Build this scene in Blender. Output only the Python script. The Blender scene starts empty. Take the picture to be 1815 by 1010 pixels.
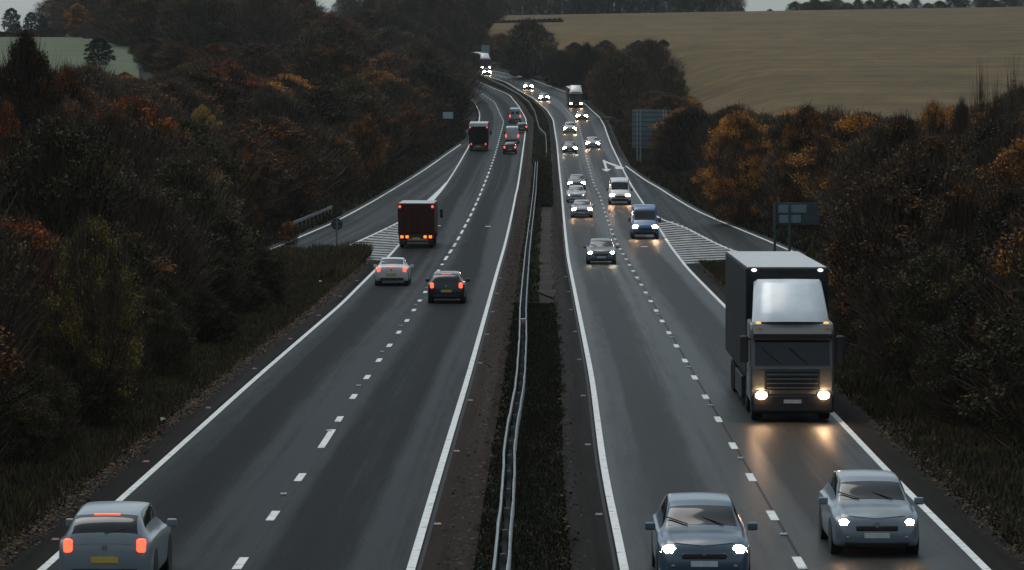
import bpy, bmesh, math, random
import numpy as np
from mathutils import Vector, Matrix

C = bpy.context.scene
COL = C.collection
rnd = random.Random(11)
rng = np.random.default_rng(11)
R = math.radians

# ------------------------------------------------------------------ camera
CAM_H = 9.0
FPX = 6600.0                       # focal length in pixels of a 1815 wide frame
PW, PH = 1815.0, 1010.0
HORIZ = 208.0
PITCH = math.atan((PH / 2 - HORIZ) / FPX)
cd = bpy.data.cameras.new("camera")
cam = bpy.data.objects.new("camera", cd)
COL.objects.link(cam)
cam.location = (0, 0, CAM_H)
cam.rotation_euler = (math.pi / 2 - PITCH, 0, 0)
cd.sensor_width = 36.0
cd.lens = FPX / PW * 36.0
cd.clip_start = 0.5
cd.clip_end = 6000.0
C.camera = cam

# ------------------------------------------------------------------ sky, sun, exposure
SUN_EL, SUN_AZ = R(64), R(-35)     # azimuth measured from +Y towards +X
w = bpy.data.worlds.new("World")
C.world = w
w.use_nodes = True
wn = w.node_tree.nodes
wl = w.node_tree.links
bg = wn["Background"]
sky = wn.new("ShaderNodeTexSky")
sky.sky_type = 'NISHITA'
sky.sun_disc = False
sky.sun_elevation = SUN_EL
sky.sun_rotation = SUN_AZ
sky.air_density = 1.0
sky.dust_density = 2.5
sky.ozone_density = 1.0
hs = wn.new("ShaderNodeHueSaturation")
hs.inputs["Saturation"].default_value = 0.32
wl.new(sky.outputs[0], hs.inputs["Color"])
tint = wn.new("ShaderNodeMix"); tint.data_type = 'RGBA'; tint.blend_type = 'MULTIPLY'; tint.inputs[0].default_value = 1.0
tint.inputs[7].default_value = (0.93, 1.06, 1.12, 1)
wl.new(hs.outputs[0], tint.inputs[6]); wl.new(tint.outputs[2], bg.inputs["Color"])
bg.inputs["Strength"].default_value = 0.145
sd = bpy.data.lights.new("sun", 'SUN')
sd.energy = 1.25
sd.angle = R(35)
sd.color = (1.0, 0.96, 0.9)
sun = bpy.data.objects.new("sun", sd)
COL.objects.link(sun)
sdir = Vector((math.sin(SUN_AZ) * math.cos(SUN_EL), math.cos(SUN_AZ) * math.cos(SUN_EL), math.sin(SUN_EL)))
sun.rotation_euler = sdir.to_track_quat('Z', 'Y').to_euler()
sun.location = (0, 0, 60)
C.view_settings.view_transform = 'Standard'
C.view_settings.look = 'None'
C.view_settings.gamma = 1.0
C.view_settings.exposure = -0.38
C.cycles.use_denoising = True
C.render.filter_size = 1.8
C.cycles.max_bounces = 6
C.cycles.diffuse_bounces = 3
C.cycles.glossy_bounces = 3
C.cycles.transparent_max_bounces = 4
C.cycles.volume_bounces = 0
C.cycles.sample_clamp_indirect = 1.5

# ------------------------------------------------------------------ road profile and pixel -> ground helper
ZK_Y = np.array([-400, 0, 200, 250, 300, 340, 390, 438, 482, 540, 588, 670, 780, 880, 1000, 1100, 1300, 2500.])
ZK_Z = np.array([0, 0, 0, 0.02, 0.4, 0.95, 1.9, 3.0, 4.2, 5.8, 7.2, 9.9, 14.6, 19.4, 25.0, 29.0, 34.0, 34.0])
def pchip(xk, yk, x):
    xk = np.asarray(xk, float); yk = np.asarray(yk, float); x = np.asarray(x, float)
    h = np.diff(xk); d = np.diff(yk) / h
    m = np.zeros_like(yk)
    m[0], m[-1] = d[0], d[-1]
    for i in range(1, len(xk) - 1):
        if d[i - 1] * d[i] > 0:
            w1 = 2 * h[i] + h[i - 1]; w2 = h[i] + 2 * h[i - 1]
            m[i] = (w1 + w2) / (w1 / d[i - 1] + w2 / d[i])
    i = np.clip(np.searchsorted(xk, x) - 1, 0, len(xk) - 2)
    t = np.clip((x - xk[i]) / h[i], 0, 1)
    t2, t3 = t * t, t * t * t
    return ((2 * t3 - 3 * t2 + 1) * yk[i] + (t3 - 2 * t2 + t) * h[i] * m[i] +
            (-2 * t3 + 3 * t2) * yk[i + 1] + (t3 - t2) * h[i] * m[i + 1])
_ZT_Y = np.arange(-400, 2500, 2.0)
_ZT = pchip(ZK_Y, ZK_Z, _ZT_Y)
def zr(y):
    return np.interp(y, _ZT_Y, _ZT)
ca, sa = math.cos(PITCH), math.sin(PITCH)
def ray(px, py):
    dx = (px - PW / 2) / FPX; dy = (PH / 2 - py) / FPX
    return dx / (ca + dy * sa), (-sa + dy * ca) / (ca + dy * sa)     # per metre of Y
def P(px, py, zo=0.0):
    """Point of the road surface (raised by zo) that the photograph shows at this pixel."""
    mx, mz = ray(px, py)
    lo, hi = 30.0, 1400.0
    for _ in range(50):
        mid = (lo + hi) / 2
        if CAM_H + mz * mid - zr(mid) - zo > 0: lo = mid
        else: hi = mid
    return (mx * lo, lo, float(zr(lo)) + zo)
def at(px, py, d):
    mx, mz = ray(px, py)
    return (mx * d, d, CAM_H + mz * d)
def px_of(x, y, z):
    vy = y * ca - (z - CAM_H) * sa; vz = y * sa + (z - CAM_H) * ca
    return PW / 2 + x / vy * FPX, PH / 2 - vz / vy * FPX

def fit(pixels, extra=(), zo=0.0, smooth=14.0):
    """Lateral position X(Y) of a line seen at these pixels, plus extra far points."""
    pts = sorted([P(a, b, zo)[:2] for a, b in pixels] + [tuple(e) for e in extra], key=lambda p: p[1])
    pts = sorted(((y, x) for x, y in pts))
    ys = [p[0] for p in pts]; xs = [p[1] for p in pts]
    s0 = (xs[1] - xs[0]) / (ys[1] - ys[0])
    n = 2
    s0 = (xs[n] - xs[0]) / (ys[n] - ys[0])
    ys = [-200.0] + ys; xs = [xs[0] - s0 * (ys[1] + 200)] + xs
    g = np.arange(-200, 1500, 2.0)
    v = np.interp(g, ys, xs)
    if smooth:
        k = int(smooth / 2) * 2 + 1
        ker = np.hanning(k + 2)[1:-1]; ker /= ker.sum()
        pad = k // 2
        vp = np.concatenate([v[0] + (v[1] - v[0]) * np.arange(-pad, 0), v, v[-1] + (v[-1] - v[-2]) * np.arange(1, pad + 1)])
        v = np.convolve(vp, ker, mode='valid')
    return lambda y: np.interp(y, g, v)

FARC = [(1000, -34.0), (1100, -66.0), (1300, -140.0)]
L1 = fit([(73, 1010), (228 * .337, 1008), (453, 670), (605, 539), (637, 506.5), (680, 464), (705, 436), (762, 361), (785, 334), (829, 263), (846, 225),
          (850, 209), (850, 199), (842, 182), (832, 172)], [(-11.5, 790), (-21.5, 880)] + [(c - 11, y) for y, c in FARC])
L2 = fit([(728, 1010), (772, 858.5), (829, 670), (883, 475), (915, 340), (916.5, 338), (933, 219), (931.6, 209), (920, 188.5), (903, 168), (849, 145)],
         [(-12.0, 880)] + [(c - 2.2, y) for y, c in FARC])
L3 = fit([(1108, 1010), (1071, 838), (1049.5, 670), (1007, 458), (995.6, 340), (987, 252.5), (980.5, 212), (970, 195), (947, 175), (923, 161.6), (896, 145), (849, 131)],
         [(c + 2.2, y) for y, c in FARC])
L4 = fit([(1750, 1010), (1575, 838), (1481, 737), (1285, 543), (1219, 476), (1168, 403), (1140, 360), (1119, 328), (1097, 285), (1083, 256), (1071, 222),
          (1062.5, 207), (1043, 190), (1038, 185), (1004, 163), (937, 138), (879, 126)], [(c + 11, y) for y, c in FARC])
SLO = fit([(500, 434), (513.7, 427), (583, 398), (605, 387), (689, 340), (768, 290), (827, 236)], [(float(L1(560)), 560), (float(L1(620)), 620)])   # slip road, outer edge
SLI = fit([(560, 462), (590, 445), (636.6, 427), (705, 395), (762, 361)], [(float(L1(400)), 400), (float(L1(500)), 500)])
SRO = fit([(1390, 440), (1363, 427), (1306, 404), (1229, 370.5), (1162, 329), (1151, 324), (1100, 287)], [(float(L4(480)), 480), (float(L4(560)), 560)])
SRI = fit([(1345, 462), (1312, 448.5), (1288, 440), (1211, 401), (1166, 387)], [(float(L4(380)), 380), (float(L4(450)), 450)])
def MED(y): return (L2(y) + L3(y)) / 2
def sstep(t):
    t = np.clip(t, 0, 1); return t * t * (3 - 2 * t)
def EDL(y):                                   # outermost paved edge on each side
    y = np.asarray(y, float); a = L1(y) - 1.1
    return a + np.minimum(SLO(y) - 0.6 - a, 0) * sstep((y - 195) / 55) * (y < 600)
def EDR(y):
    y = np.asarray(y, float); a = L4(y) + 1.1
    return a + np.maximum(SRO(y) + 0.6 - a, 0) * sstep((y - 195) / 55) * (y < 500)

TL = ([-400, 0, 150, 300, 400, 500, 600, 700, 800, 950, 1100, 1400, 2500], [4, 4, 4, 6, 9.5, 15, 18.5, 22.5, 26, 30.5, 33, 37, 20])
TR = ([-400, 0, 150, 300, 420, 500, 600, 800, 1000, 1310, 1400, 2500], [3, 2.5, 2.5, 3.5, 6.5, 10, 14.5, 23.5, 32, 44.2, 42, 15])
def H(x, y):
    """Terrain height."""
    x = np.asarray(x, float); y = np.asarray(y, float)
    z0 = zr(y)
    el, er = EDL(y) - 1.5, EDR(y) + 1.5
    tl = np.interp(y, *TL) + np.clip(-x - 60, 0, 300) * 0.004
    tr = np.interp(y, *TR) + np.clip(x, -40, 400) * 0.017 * np.clip((y - 500) / 700, 0, 1)
    wl_ = 26 + y * 0.012
    a = np.clip((el - x) / wl_, 0, 1); a = a * a * (3 - 2 * a)
    b = np.clip((x - er) / 26, 0, 1); b = b * b * (3 - 2 * b)
    return z0 - 0.06 + (tl - z0) * a + (tr - z0) * b

# ------------------------------------------------------------------ helpers: objects
def link(o, parent=None):
    COL.objects.link(o)
    if parent is not None: o.parent = parent
    return o
def obj(name, bm, mats, parent=None, smooth=False, label=None):
    me = bpy.data.meshes.new(name)
    bmesh.ops.recalc_face_normals(bm, faces=bm.faces)
    bm.to_mesh(me); bm.free()
    for m in (mats if isinstance(mats, (list, tuple)) else [mats]): me.materials.append(m)
    if smooth: me.polygons.foreach_set("use_smooth", [True] * len(me.polygons))
    o = bpy.data.objects.new(name, me)
    if label: o["label"] = label
    return link(o, parent)
def npmesh(name, verts, faces, mats, parent=None, mi=None, uv=None, smooth=False, do_link=True):
    """verts (n,3), faces (m,k) arrays -> object."""
    verts = np.asarray(verts, np.float32); faces = np.asarray(faces, np.int32)
    me = bpy.data.meshes.new(name)
    k = faces.shape[1]
    me.vertices.add(len(verts)); me.vertices.foreach_set("co", verts.ravel())
    me.loops.add(faces.size); me.loops.foreach_set("vertex_index", faces.ravel())
    me.polygons.add(len(faces))
    me.polygons.foreach_set("loop_start", np.arange(0, faces.size, k, dtype=np.int32))
    for m in (mats if isinstance(mats, (list, tuple)) else [mats]): me.materials.append(m)
    if mi is not None: me.polygons.foreach_set("material_index", np.asarray(mi, np.int32))
    if smooth: me.polygons.foreach_set("use_smooth", np.ones(len(faces), bool))
    if uv is not None:
        ul = me.uv_layers.new(name="UVMap")
        ul.data.foreach_set("uv", np.asarray(uv, np.float32)[faces.ravel()].ravel())
    me.update(calc_edges=True); me.validate()
    o = bpy.data.objects.new(name, me)
    if do_link: link(o, parent)
    return o
def tag(o, label=None, cat=None, group=None, kind=None):
    if label: o["label"] = label
    if cat: o["category"] = cat
    if group: o["group"] = group
    if kind: o["kind"] = kind
    return o
def empty(name, loc, rz=0.0, rx=0.0):
    o = bpy.data.objects.new(name, None)
    o.empty_display_size = 0.5
    o.location = loc; o.rotation_euler = (rx, 0, rz)
    return link(o)
def box(bm, c, s, bev=0.0, rot=None, seg=2):
    r = bmesh.ops.create_cube(bm, size=1.0)
    vs = r['verts']
    for v in vs: v.co = Vector((v.co.x * s[0], v.co.y * s[1], v.co.z * s[2]))
    if bev > 0:
        es = list({e for v in vs for e in v.link_edges})
        rb = bmesh.ops.bevel(bm, geom=es, offset=bev, segments=seg, affect='EDGES', profile=0.5)
        vs = list({v for f in rb['faces'] for v in f.verts} | {v for v in vs if v.is_valid})
    M = Matrix.Translation(c) @ (rot if rot is not None else Matrix.Identity(4))
    for v in vs: v.co = M @ v.co
    return vs
def prism(bm, prof, x0, x1, bev=0.0):
    """Side profile (y,z) polygon extruded across x."""
    a = [bm.verts.new((x0, p[0], p[1])) for p in prof]
    b = [bm.verts.new((x1, p[0], p[1])) for p in prof]
    n = len(prof)
    fs = [bm.faces.new(a), bm.faces.new(b[::-1])]
    for i in range(n): fs.append(bm.faces.new((a[i], b[i], b[(i + 1) % n], a[(i + 1) % n])))
    if bev > 0:
        es = list({e for f in fs for e in f.edges})
        bmesh.ops.bevel(bm, geom=es, offset=bev, segments=2, affect='EDGES', profile=0.5)
def cyl(bm, p, q, r0, r1=None, n=10, caps=True):
    p = Vector(p); q = Vector(q); r1 = r0 if r1 is None else r1
    d = (q - p).normalized()
    u = d.cross(Vector((0, 0, 1)) if abs(d.z) < 0.9 else Vector((1, 0, 0))).normalized(); v = d.cross(u)
    A = [bm.verts.new(p + (u * math.cos(t) + v * math.sin(t)) * r0) for t in [2 * math.pi * i / n for i in range(n)]]
    B = [bm.verts.new(q + (u * math.cos(t) + v * math.sin(t)) * r1) for t in [2 * math.pi * i / n for i in range(n)]]
    for i in range(n): bm.faces.new((A[i], A[(i + 1) % n], B[(i + 1) % n], B[i]))
    if caps: bm.faces.new(A[::-1]); bm.faces.new(B)
def ball(bm, c, s, u=12, v=8):
    r = bmesh.ops.create_uvsphere(bm, u_segments=u, v_segments=v, radius=1.0)
    for q in r['verts']: q.co = Vector((q.co.x * s[0] + c[0], q.co.y * s[1] + c[1], q.co.z * s[2] + c[2]))

# ------------------------------------------------------------------ helpers: materials
def newmat(name):
    m = bpy.data.materials.new(name); m.use_nodes = True
    return m, m.node_tree.nodes, m.node_tree.links, m.node_tree.nodes["Principled BSDF"]
def mat(name, col, rough=0.5, metal=0.0, var=0.12, vscale=6.0, coat=0.0, emit=None, estr=0.0, spec=0.5, bump=0.0, bscale=40.0):
    m, n, l, b = newmat(name)
    b.inputs["Roughness"].default_value = rough
    b.inputs["Metallic"].default_value = metal
    b.inputs["Specular IOR Level"].default_value = spec
    b.inputs["Coat Weight"].default_value = coat
    b.inputs["Coat Roughness"].default_value = 0.15
    tc = n.new("ShaderNodeTexCoord")
    nz = n.new("ShaderNodeTexNoise"); nz.inputs["Scale"].default_value = vscale; nz.inputs["Detail"].default_value = 5
    l.new(tc.outputs["Object"], nz.inputs["Vector"])
    mp = n.new("ShaderNodeMapRange")
    mp.inputs[1].default_value = 0.3; mp.inputs[2].default_value = 0.7
    mp.inputs[3].default_value = 1 - var; mp.inputs[4].default_value = 1 + var
    l.new(nz.outputs["Fac"], mp.inputs[0])
    mx = n.new("ShaderNodeMix"); mx.data_type = 'RGBA'; mx.blend_type = 'MULTIPLY'; mx.inputs[0].default_value = 1.0
    mx.inputs[6].default_value = (*col, 1)
    l.new(mp.outputs[0], mx.inputs[7])
    l.new(mx.outputs[2], b.inputs["Base Color"])
    if emit:
        b.inputs["Emission Color"].default_value = (*emit, 1); b.inputs["Emission Strength"].default_value = estr
    if bump:
        nb = n.new("ShaderNodeTexNoise"); nb.inputs["Scale"].default_value = bscale; nb.inputs["Detail"].default_value = 4
        l.new(tc.outputs["Object"], nb.inputs["Vector"])
        bp = n.new("ShaderNodeBump"); bp.inputs["Strength"].default_value = bump; bp.inputs["Distance"].default_value = 0.03
        l.new(nb.outputs["Fac"], bp.inputs["Height"]); l.new(bp.outputs[0], b.inputs["Normal"])
    return m
def ramp(n, cols):
    r = n.new("ShaderNodeValToRGB")
    e = r.color_ramp.elements
    while len(e) < len(cols): e.new(0.5)
    for i, (p, c) in enumerate(cols):
        e[i].position = p; e[i].color = (*c, 1)
    return r
def asphalt(name, base, rough, tracks=True, spec=0.5):
    m, n, l, b = newmat(name)
    uv = n.new("ShaderNodeUVMap")
    sx = n.new("ShaderNodeSeparateXYZ"); l.new(uv.outputs[0], sx.inputs[0])
    tc = n.new("ShaderNodeTexCoord")
    fine = n.new("ShaderNodeTexNoise"); fine.inputs["Scale"].default_value = 9.0; fine.inputs["Detail"].default_value = 8; fine.inputs["Roughness"].default_value = 0.75
    l.new(tc.outputs["Object"], fine.inputs["Vector"])
    big = n.new("ShaderNodeTexNoise"); big.inputs["Scale"].default_value = 1.0; big.inputs["Detail"].default_value = 4
    mapn = n.new("ShaderNodeMapping"); mapn.inputs["Scale"].default_value = (1.3, 0.006, 1)
    l.new(uv.outputs[0], mapn.inputs[0]); l.new(mapn.outputs[0], big.inputs["Vector"])
    # wear bands along the lanes
    wob = n.new("ShaderNodeMath"); wob.operation = 'MULTIPLY_ADD'; wob.inputs[1].default_value = 0.5
    l.new(big.outputs["Fac"], wob.inputs[0]); l.new(sx.outputs[0], wob.inputs[2])
    fr = n.new("ShaderNodeMath"); fr.operation = 'MULTIPLY'; fr.inputs[1].default_value = 2 * math.pi / 3.65
    l.new(wob.outputs[0], fr.inputs[0])
    co = n.new("ShaderNodeMath"); co.operation = 'COSINE'; l.new(fr.outputs[0], co.inputs[0])
    w1 = n.new("ShaderNodeMapRange"); w1.inputs[1].default_value = -1; w1.inputs[2].default_value = 1
    w1.inputs[3].default_value = 0.80 if tracks else 0.97; w1.inputs[4].default_value = 1.22 if tracks else 1.03
    l.new(co.outputs[0], w1.inputs[0])
    w2 = n.new("ShaderNodeMapRange"); w2.inputs[1].default_value = 0.3; w2.inputs[2].default_value = 0.7
    w2.inputs[3].default_value = 0.78; w2.inputs[4].default_value = 1.2
    l.new(big.outputs["Fac"], w2.inputs[0])
    w3 = n.new("ShaderNodeMapRange"); w3.inputs[1].default_value = 0.3; w3.inputs[2].default_value = 0.7
    w3.inputs[3].default_value = 0.25; w3.inputs[4].default_value = 1.9
    l.new(fine.outputs["Fac"], w3.inputs[0])
    mot = n.new("ShaderNodeTexNoise"); mot.inputs["Scale"].default_value = 1.0; mot.inputs["Detail"].default_value = 6; mot.inputs["Roughness"].default_value = 0.7
    mpm = n.new("ShaderNodeMapping"); mpm.inputs["Scale"].default_value = (2.2, 0.11, 1)
    l.new(uv.outputs[0], mpm.inputs[0]); l.new(mpm.outputs[0], mot.inputs["Vector"])
    w4 = n.new("ShaderNodeMapRange"); w4.inputs[1].default_value = 0.3; w4.inputs[2].default_value = 0.7; w4.inputs[3].default_value = 0.92; w4.inputs[4].default_value = 1.08
    l.new(mot.outputs["Fac"], w4.inputs[0])
    m0 = n.new("ShaderNodeMath"); m0.operation = 'MULTIPLY'; l.new(w1.outputs[0], m0.inputs[0]); l.new(w4.outputs[0], m0.inputs[1])
    m1 = n.new("ShaderNodeMath"); m1.operation = 'MULTIPLY'; l.new(m0.outputs[0], m1.inputs[0]); l.new(w2.outputs[0], m1.inputs[1])
    m2 = n.new("ShaderNodeMath"); m2.operation = 'MULTIPLY'; l.new(m1.outputs[0], m2.inputs[0]); l.new(w3.outputs[0], m2.inputs[1])
    mx = n.new("ShaderNodeMix"); mx.data_type = 'RGBA'; mx.blend_type = 'MULTIPLY'; mx.inputs[0].default_value = 1.0
    mx.inputs[6].default_value = (*base, 1); l.new(m2.outputs[0], mx.inputs[7]); l.new(mx.outputs[2], b.inputs["Base Color"])
    rr = n.new("ShaderNodeMath"); rr.operation = 'DIVIDE'; rr.inputs[0].default_value = rough; l.new(m1.outputs[0], rr.inputs[1])
    rc = n.new("ShaderNodeClamp"); rc.inputs[1].default_value = rough * 0.86; rc.inputs[2].default_value = min(1, rough * 1.15)
    l.new(rr.outputs[0], rc.inputs[0]); l.new(rc.outputs[0], b.inputs["Roughness"])
    b.inputs["Specular IOR Level"].default_value = spec
    bp = n.new("ShaderNodeBump"); bp.inputs["Strength"].default_value = 0.4; bp.inputs["Distance"].default_value = 0.012
    l.new(fine.outputs["Fac"], bp.inputs["Height"]); l.new(bp.outputs[0], b.inputs["Normal"])
    return m
def ground_mat(name, cols, scale=0.12, stretch=(1, 1, 1), fine=2.0, fa=0.3, rough=0.95):
    m, n, l, b = newmat(name)
    tc = n.new("ShaderNodeTexCoord")
    mp = n.new("ShaderNodeMapping"); mp.inputs["Scale"].default_value = stretch
    l.new(tc.outputs["Object"], mp.inputs[0])
    a = n.new("ShaderNodeTexNoise"); a.inputs["Scale"].default_value = scale; a.inputs["Detail"].default_value = 6; a.inputs["Roughness"].default_value = 0.6
    l.new(mp.outputs[0], a.inputs["Vector"])
    r = ramp(n, cols); l.new(a.outputs["Fac"], r.inputs[0])
    f = n.new("ShaderNodeTexNoise"); f.inputs["Scale"].default_value = fine; f.inputs["Detail"].default_value = 8; f.inputs["Roughness"].default_value = 0.8
    l.new(mp.outputs[0], f.inputs["Vector"])
    q = n.new("ShaderNodeMapRange"); q.inputs[1].default_value = 0.3; q.inputs[2].default_value = 0.7; q.inputs[3].default_value = 1 - fa; q.inputs[4].default_value = 1 + fa
    l.new(f.outputs["Fac"], q.inputs[0])
    mx = n.new("ShaderNodeMix"); mx.data_type = 'RGBA'; mx.blend_type = 'MULTIPLY'; mx.inputs[0].default_value = 1.0
    l.new(r.outputs[0], mx.inputs[6]); l.new(q.outputs[0], mx.inputs[7]); l.new(mx.outputs[2], b.inputs["Base Color"])
    b.inputs["Roughness"].default_value = rough; b.inputs["Specular IOR Level"].default_value = 0.15
    return m
def leaf_mat(name, cols, accent=None, ac_amt=0.35, nscale=0.55):
    """Leaf colours differ from leaf to leaf, in patches and from tree to tree."""
    m, n, l, b = newmat(name)
    g = n.new("ShaderNodeNewGeometry"); oi = n.new("ShaderNodeObjectInfo"); tc = n.new("ShaderNodeTexCoord")
    r = ramp(n, cols); l.new(g.outputs["Random Per Island"], r.inputs[0])
    last = r.outputs[0]
    add = n.new("ShaderNodeVectorMath"); add.operation = 'ADD'
    sc = n.new("ShaderNodeMath"); sc.operation = 'MULTIPLY'; sc.inputs[1].default_value = 90.0
    l.new(oi.outputs["Random"], sc.inputs[0]); l.new(tc.outputs["Object"], add.inputs[0]); l.new(sc.outputs[0], add.inputs[1])
    nz = n.new("ShaderNodeTexNoise"); nz.inputs["Scale"].default_value = nscale; nz.inputs["Detail"].default_value = 3
    l.new(add.outputs[0], nz.inputs["Vector"])
    if accent:
        mr = n.new("ShaderNodeMapRange"); mr.inputs[1].default_value = 0.62 - ac_amt * 0.3; mr.inputs[2].default_value = 0.72 - ac_amt * 0.3
        l.new(nz.outputs["Fac"], mr.inputs[0])
        r2 = ramp(n, accent); l.new(g.outputs["Random Per Island"], r2.inputs[0])
        mx = n.new("ShaderNodeMix"); mx.data_type = 'RGBA'
        l.new(mr.outputs[0], mx.inputs[0]); l.new(last, mx.inputs[6]); l.new(r2.outputs[0], mx.inputs[7])
        last = mx.outputs[2]
    mv = n.new("ShaderNodeMapRange"); mv.inputs[3].default_value = 0.5; mv.inputs[4].default_value = 1.6
    l.new(oi.outputs["Random"], mv.inputs[0])
    mm = n.new("ShaderNodeMix"); mm.data_type = 'RGBA'; mm.blend_type = 'MULTIPLY'; mm.inputs[0].default_value = 1.0
    l.new(last, mm.inputs[6]); l.new(mv.outputs[0], mm.inputs[7])
    l.new(mm.outputs[2], b.inputs["Base Color"])
    b.inputs["Roughness"].default_value = 0.75; b.inputs["Specular IOR Level"].default_value = 0.15
    return m

M = {}
M['asphalt'] = asphalt("asphalt", (0.018, 0.020, 0.0195), 0.54, spec=0.015)
M['asphalt2'] = asphalt("damp_asphalt", (0.023, 0.0255, 0.0245), 0.48, spec=0.045)
M['slip'] = asphalt("slip_asphalt", (0.024, 0.026, 0.026), 0.6, tracks=False, spec=0.04)
M['strip'] = asphalt("hard_strip_asphalt", (0.026, 0.0195, 0.0155), 0.8, tracks=False, spec=0.02)
M['stripr'] = asphalt("dark_strip_asphalt", (0.015, 0.0135, 0.012), 0.8, tracks=False, spec=0.02)
def worn_paint(name, col, under, cut, scale):
    m, n, l, b = newmat(name)
    tc = n.new("ShaderNodeTexCoord"); nz = n.new("ShaderNodeTexNoise"); nz.inputs["Scale"].default_value = scale; nz.inputs["Detail"].default_value = 9; nz.inputs["Roughness"].default_value = 0.7
    l.new(tc.outputs["Object"], nz.inputs["Vector"])
    r = ramp(n, [(cut, under), (cut + 0.07, tuple(c * .8 for c in col)), (cut + 0.3, col)]); l.new(nz.outputs["Fac"], r.inputs[0])
    l.new(r.outputs[0], b.inputs["Base Color"]); b.inputs["Roughness"].default_value = 0.65; b.inputs["Specular IOR Level"].default_value = 0.1
    return m
M['line'] = worn_paint("road_paint", (0.74, 0.75, 0.72), (0.12, 0.12, 0.12), 0.35, 3.0)
M['hatch'] = worn_paint("worn_road_paint", (0.45, 0.45, 0.43), (0.06, 0.06, 0.06), 0.40, 1.8)
M['earth'] = ground_mat("earth_grass", [(0.3, (0.010, 0.010, 0.006)), (0.5, (0.016, 0.014, 0.008)), (0.7, (0.026, 0.022, 0.012))], 0.3)
M['field'] = ground_mat("stubble_field", [(0.30, (0.070, 0.043, 0.014)), (0.48, (0.091, 0.060, 0.020)), (0.60, (0.100, 0.064, 0.024)), (0.72, (0.094, 0.074, 0.016))], 0.014, (1, 0.45, 1), 0.11, 0.42)
_m = M['field']; _n, _l = _m.node_tree.nodes, _m.node_tree.links; _b = _n["Principled BSDF"]; _src = _b.inputs["Base Color"].links[0].from_socket
_tc = _n.new("ShaderNodeTexCoord"); _mp = _n.new("ShaderNodeMapping"); _mp.inputs["Scale"].default_value = (0.006, 0.09, 0.05); _mp.inputs["Rotation"].default_value = (0, 0, 0.12)
_nz = _n.new("ShaderNodeTexNoise"); _nz.inputs["Scale"].default_value = 1.0; _nz.inputs["Detail"].default_value = 5; _nz.inputs["Roughness"].default_value = 0.65
_l.new(_tc.outputs["Object"], _mp.inputs[0]); _l.new(_mp.outputs[0], _nz.inputs["Vector"])
_mr = _n.new("ShaderNodeMapRange"); _mr.inputs[1].default_value = 0.3; _mr.inputs[2].default_value = 0.7; _mr.inputs[3].default_value = 0.72; _mr.inputs[4].default_value = 1.28
_l.new(_nz.outputs["Fac"], _mr.inputs[0])
_mx = _n.new("ShaderNodeMix"); _mx.data_type = 'RGBA'; _mx.blend_type = 'MULTIPLY'; _mx.inputs[0].default_value = 1.0
_l.new(_src, _mx.inputs[6]); _l.new(_mr.outputs[0], _mx.inputs[7]); _l.new(_mx.outputs[2], _b.inputs["Base Color"])
M['track'] = ground_mat("pale_track", [(0.35, (0.085, 0.058, 0.02)), (0.65, (0.12, 0.085, 0.036))], 0.1)
M['pasture'] = ground_mat("pasture", [(0.3, (0.070, 0.082, 0.045)), (0.7, (0.105, 0.115, 0.065))], 0.05, (1, 1, 1), 0.8, 0.22)
M['plough'] = ground_mat("brown_field", [(0.3, (0.14, 0.10, 0.08)), (0.7, (0.17, 0.125, 0.09))], 0.03, (1, 1, 1), 0.8, 0.2)
M['gravel'] = ground_mat("median_gravel", [(0.35, (0.012, 0.009, 0.007)), (0.5, (0.028, 0.021, 0.015)), (0.7, (0.050, 0.037, 0.027))], 0.35, (1, 1, 1), 6.0, 0.5)
M['grass'] = leaf_mat("grass_blades", [(0.0, (0.015, 0.013, 0.007)), (0.5, (0.038, 0.031, 0.015)), (1.0, (0.10, 0.072, 0.036))], [(0, (0.03, 0.030, 0.011)), (1, (0.10, 0.085, 0.030))], 0.2, nscale=0.35)
M['grassdark'] = leaf_mat("dark_grass_blades", [(0.0, (0.0136, 0.0153, 0.0085)), (0.6, (0.0306, 0.0306, 0.0153)), (1.0, (0.0850, 0.0782, 0.0272))], nscale=0.2)
M['bark'] = mat("bark", (0.045, 0.036, 0.028), 0.95, var=0.4, vscale=4.0, spec=0.1)
M['twig'] = leaf_mat("twigs", [(0.0, (0.0260, 0.0182, 0.0117)), (0.6, (0.0546, 0.0377, 0.0247)), (1.0, (0.0975, 0.0689, 0.0442))])
M['lf_brown'] = leaf_mat("brown_leaves", [(0, (0.0351, 0.0230, 0.0121)), (0.5, (0.0783, 0.0459, 0.0216)), (1, (0.1553, 0.0810, 0.0324))], [(0, (0.1013, 0.0459, 0.0162)), (1, (0.3240, 0.1350, 0.0297))], 0.32)
M['lf_dun'] = leaf_mat("dun_leaves", [(0, (0.0270, 0.0216, 0.0149)), (0.6, (0.0567, 0.0459, 0.0311)), (1, (0.1080, 0.0837, 0.0540))], [(0, (0.0540, 0.0324, 0.0162)), (1, (0.1350, 0.0743, 0.0270))], 0.15)
M['lf_rust'] = leaf_mat("rust_leaves", [(0, (0.0517, 0.0218, 0.0115)), (0.5, (0.1265, 0.0437, 0.0161)), (1, (0.2300, 0.0747, 0.0207))], [(0, (0.2070, 0.0575, 0.0138)), (1, (0.4140, 0.1265, 0.0230))], 0.5)
M['lf_orange'] = leaf_mat("orange_leaves", [(0, (0.05, 0.028, 0.012)), (0.5, (0.11, 0.05, 0.015)), (1, (0.22, 0.095, 0.022))], [(0, (0.26, 0.11, 0.02)), (1, (0.56, 0.25, 0.045))], 0.6)
M['lf_yellow'] = leaf_mat("yellow_leaves", [(0, (0.20, 0.12, 0.03)), (0.5, (0.34, 0.20, 0.05)), (1, (0.48, 0.30, 0.08))])
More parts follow.
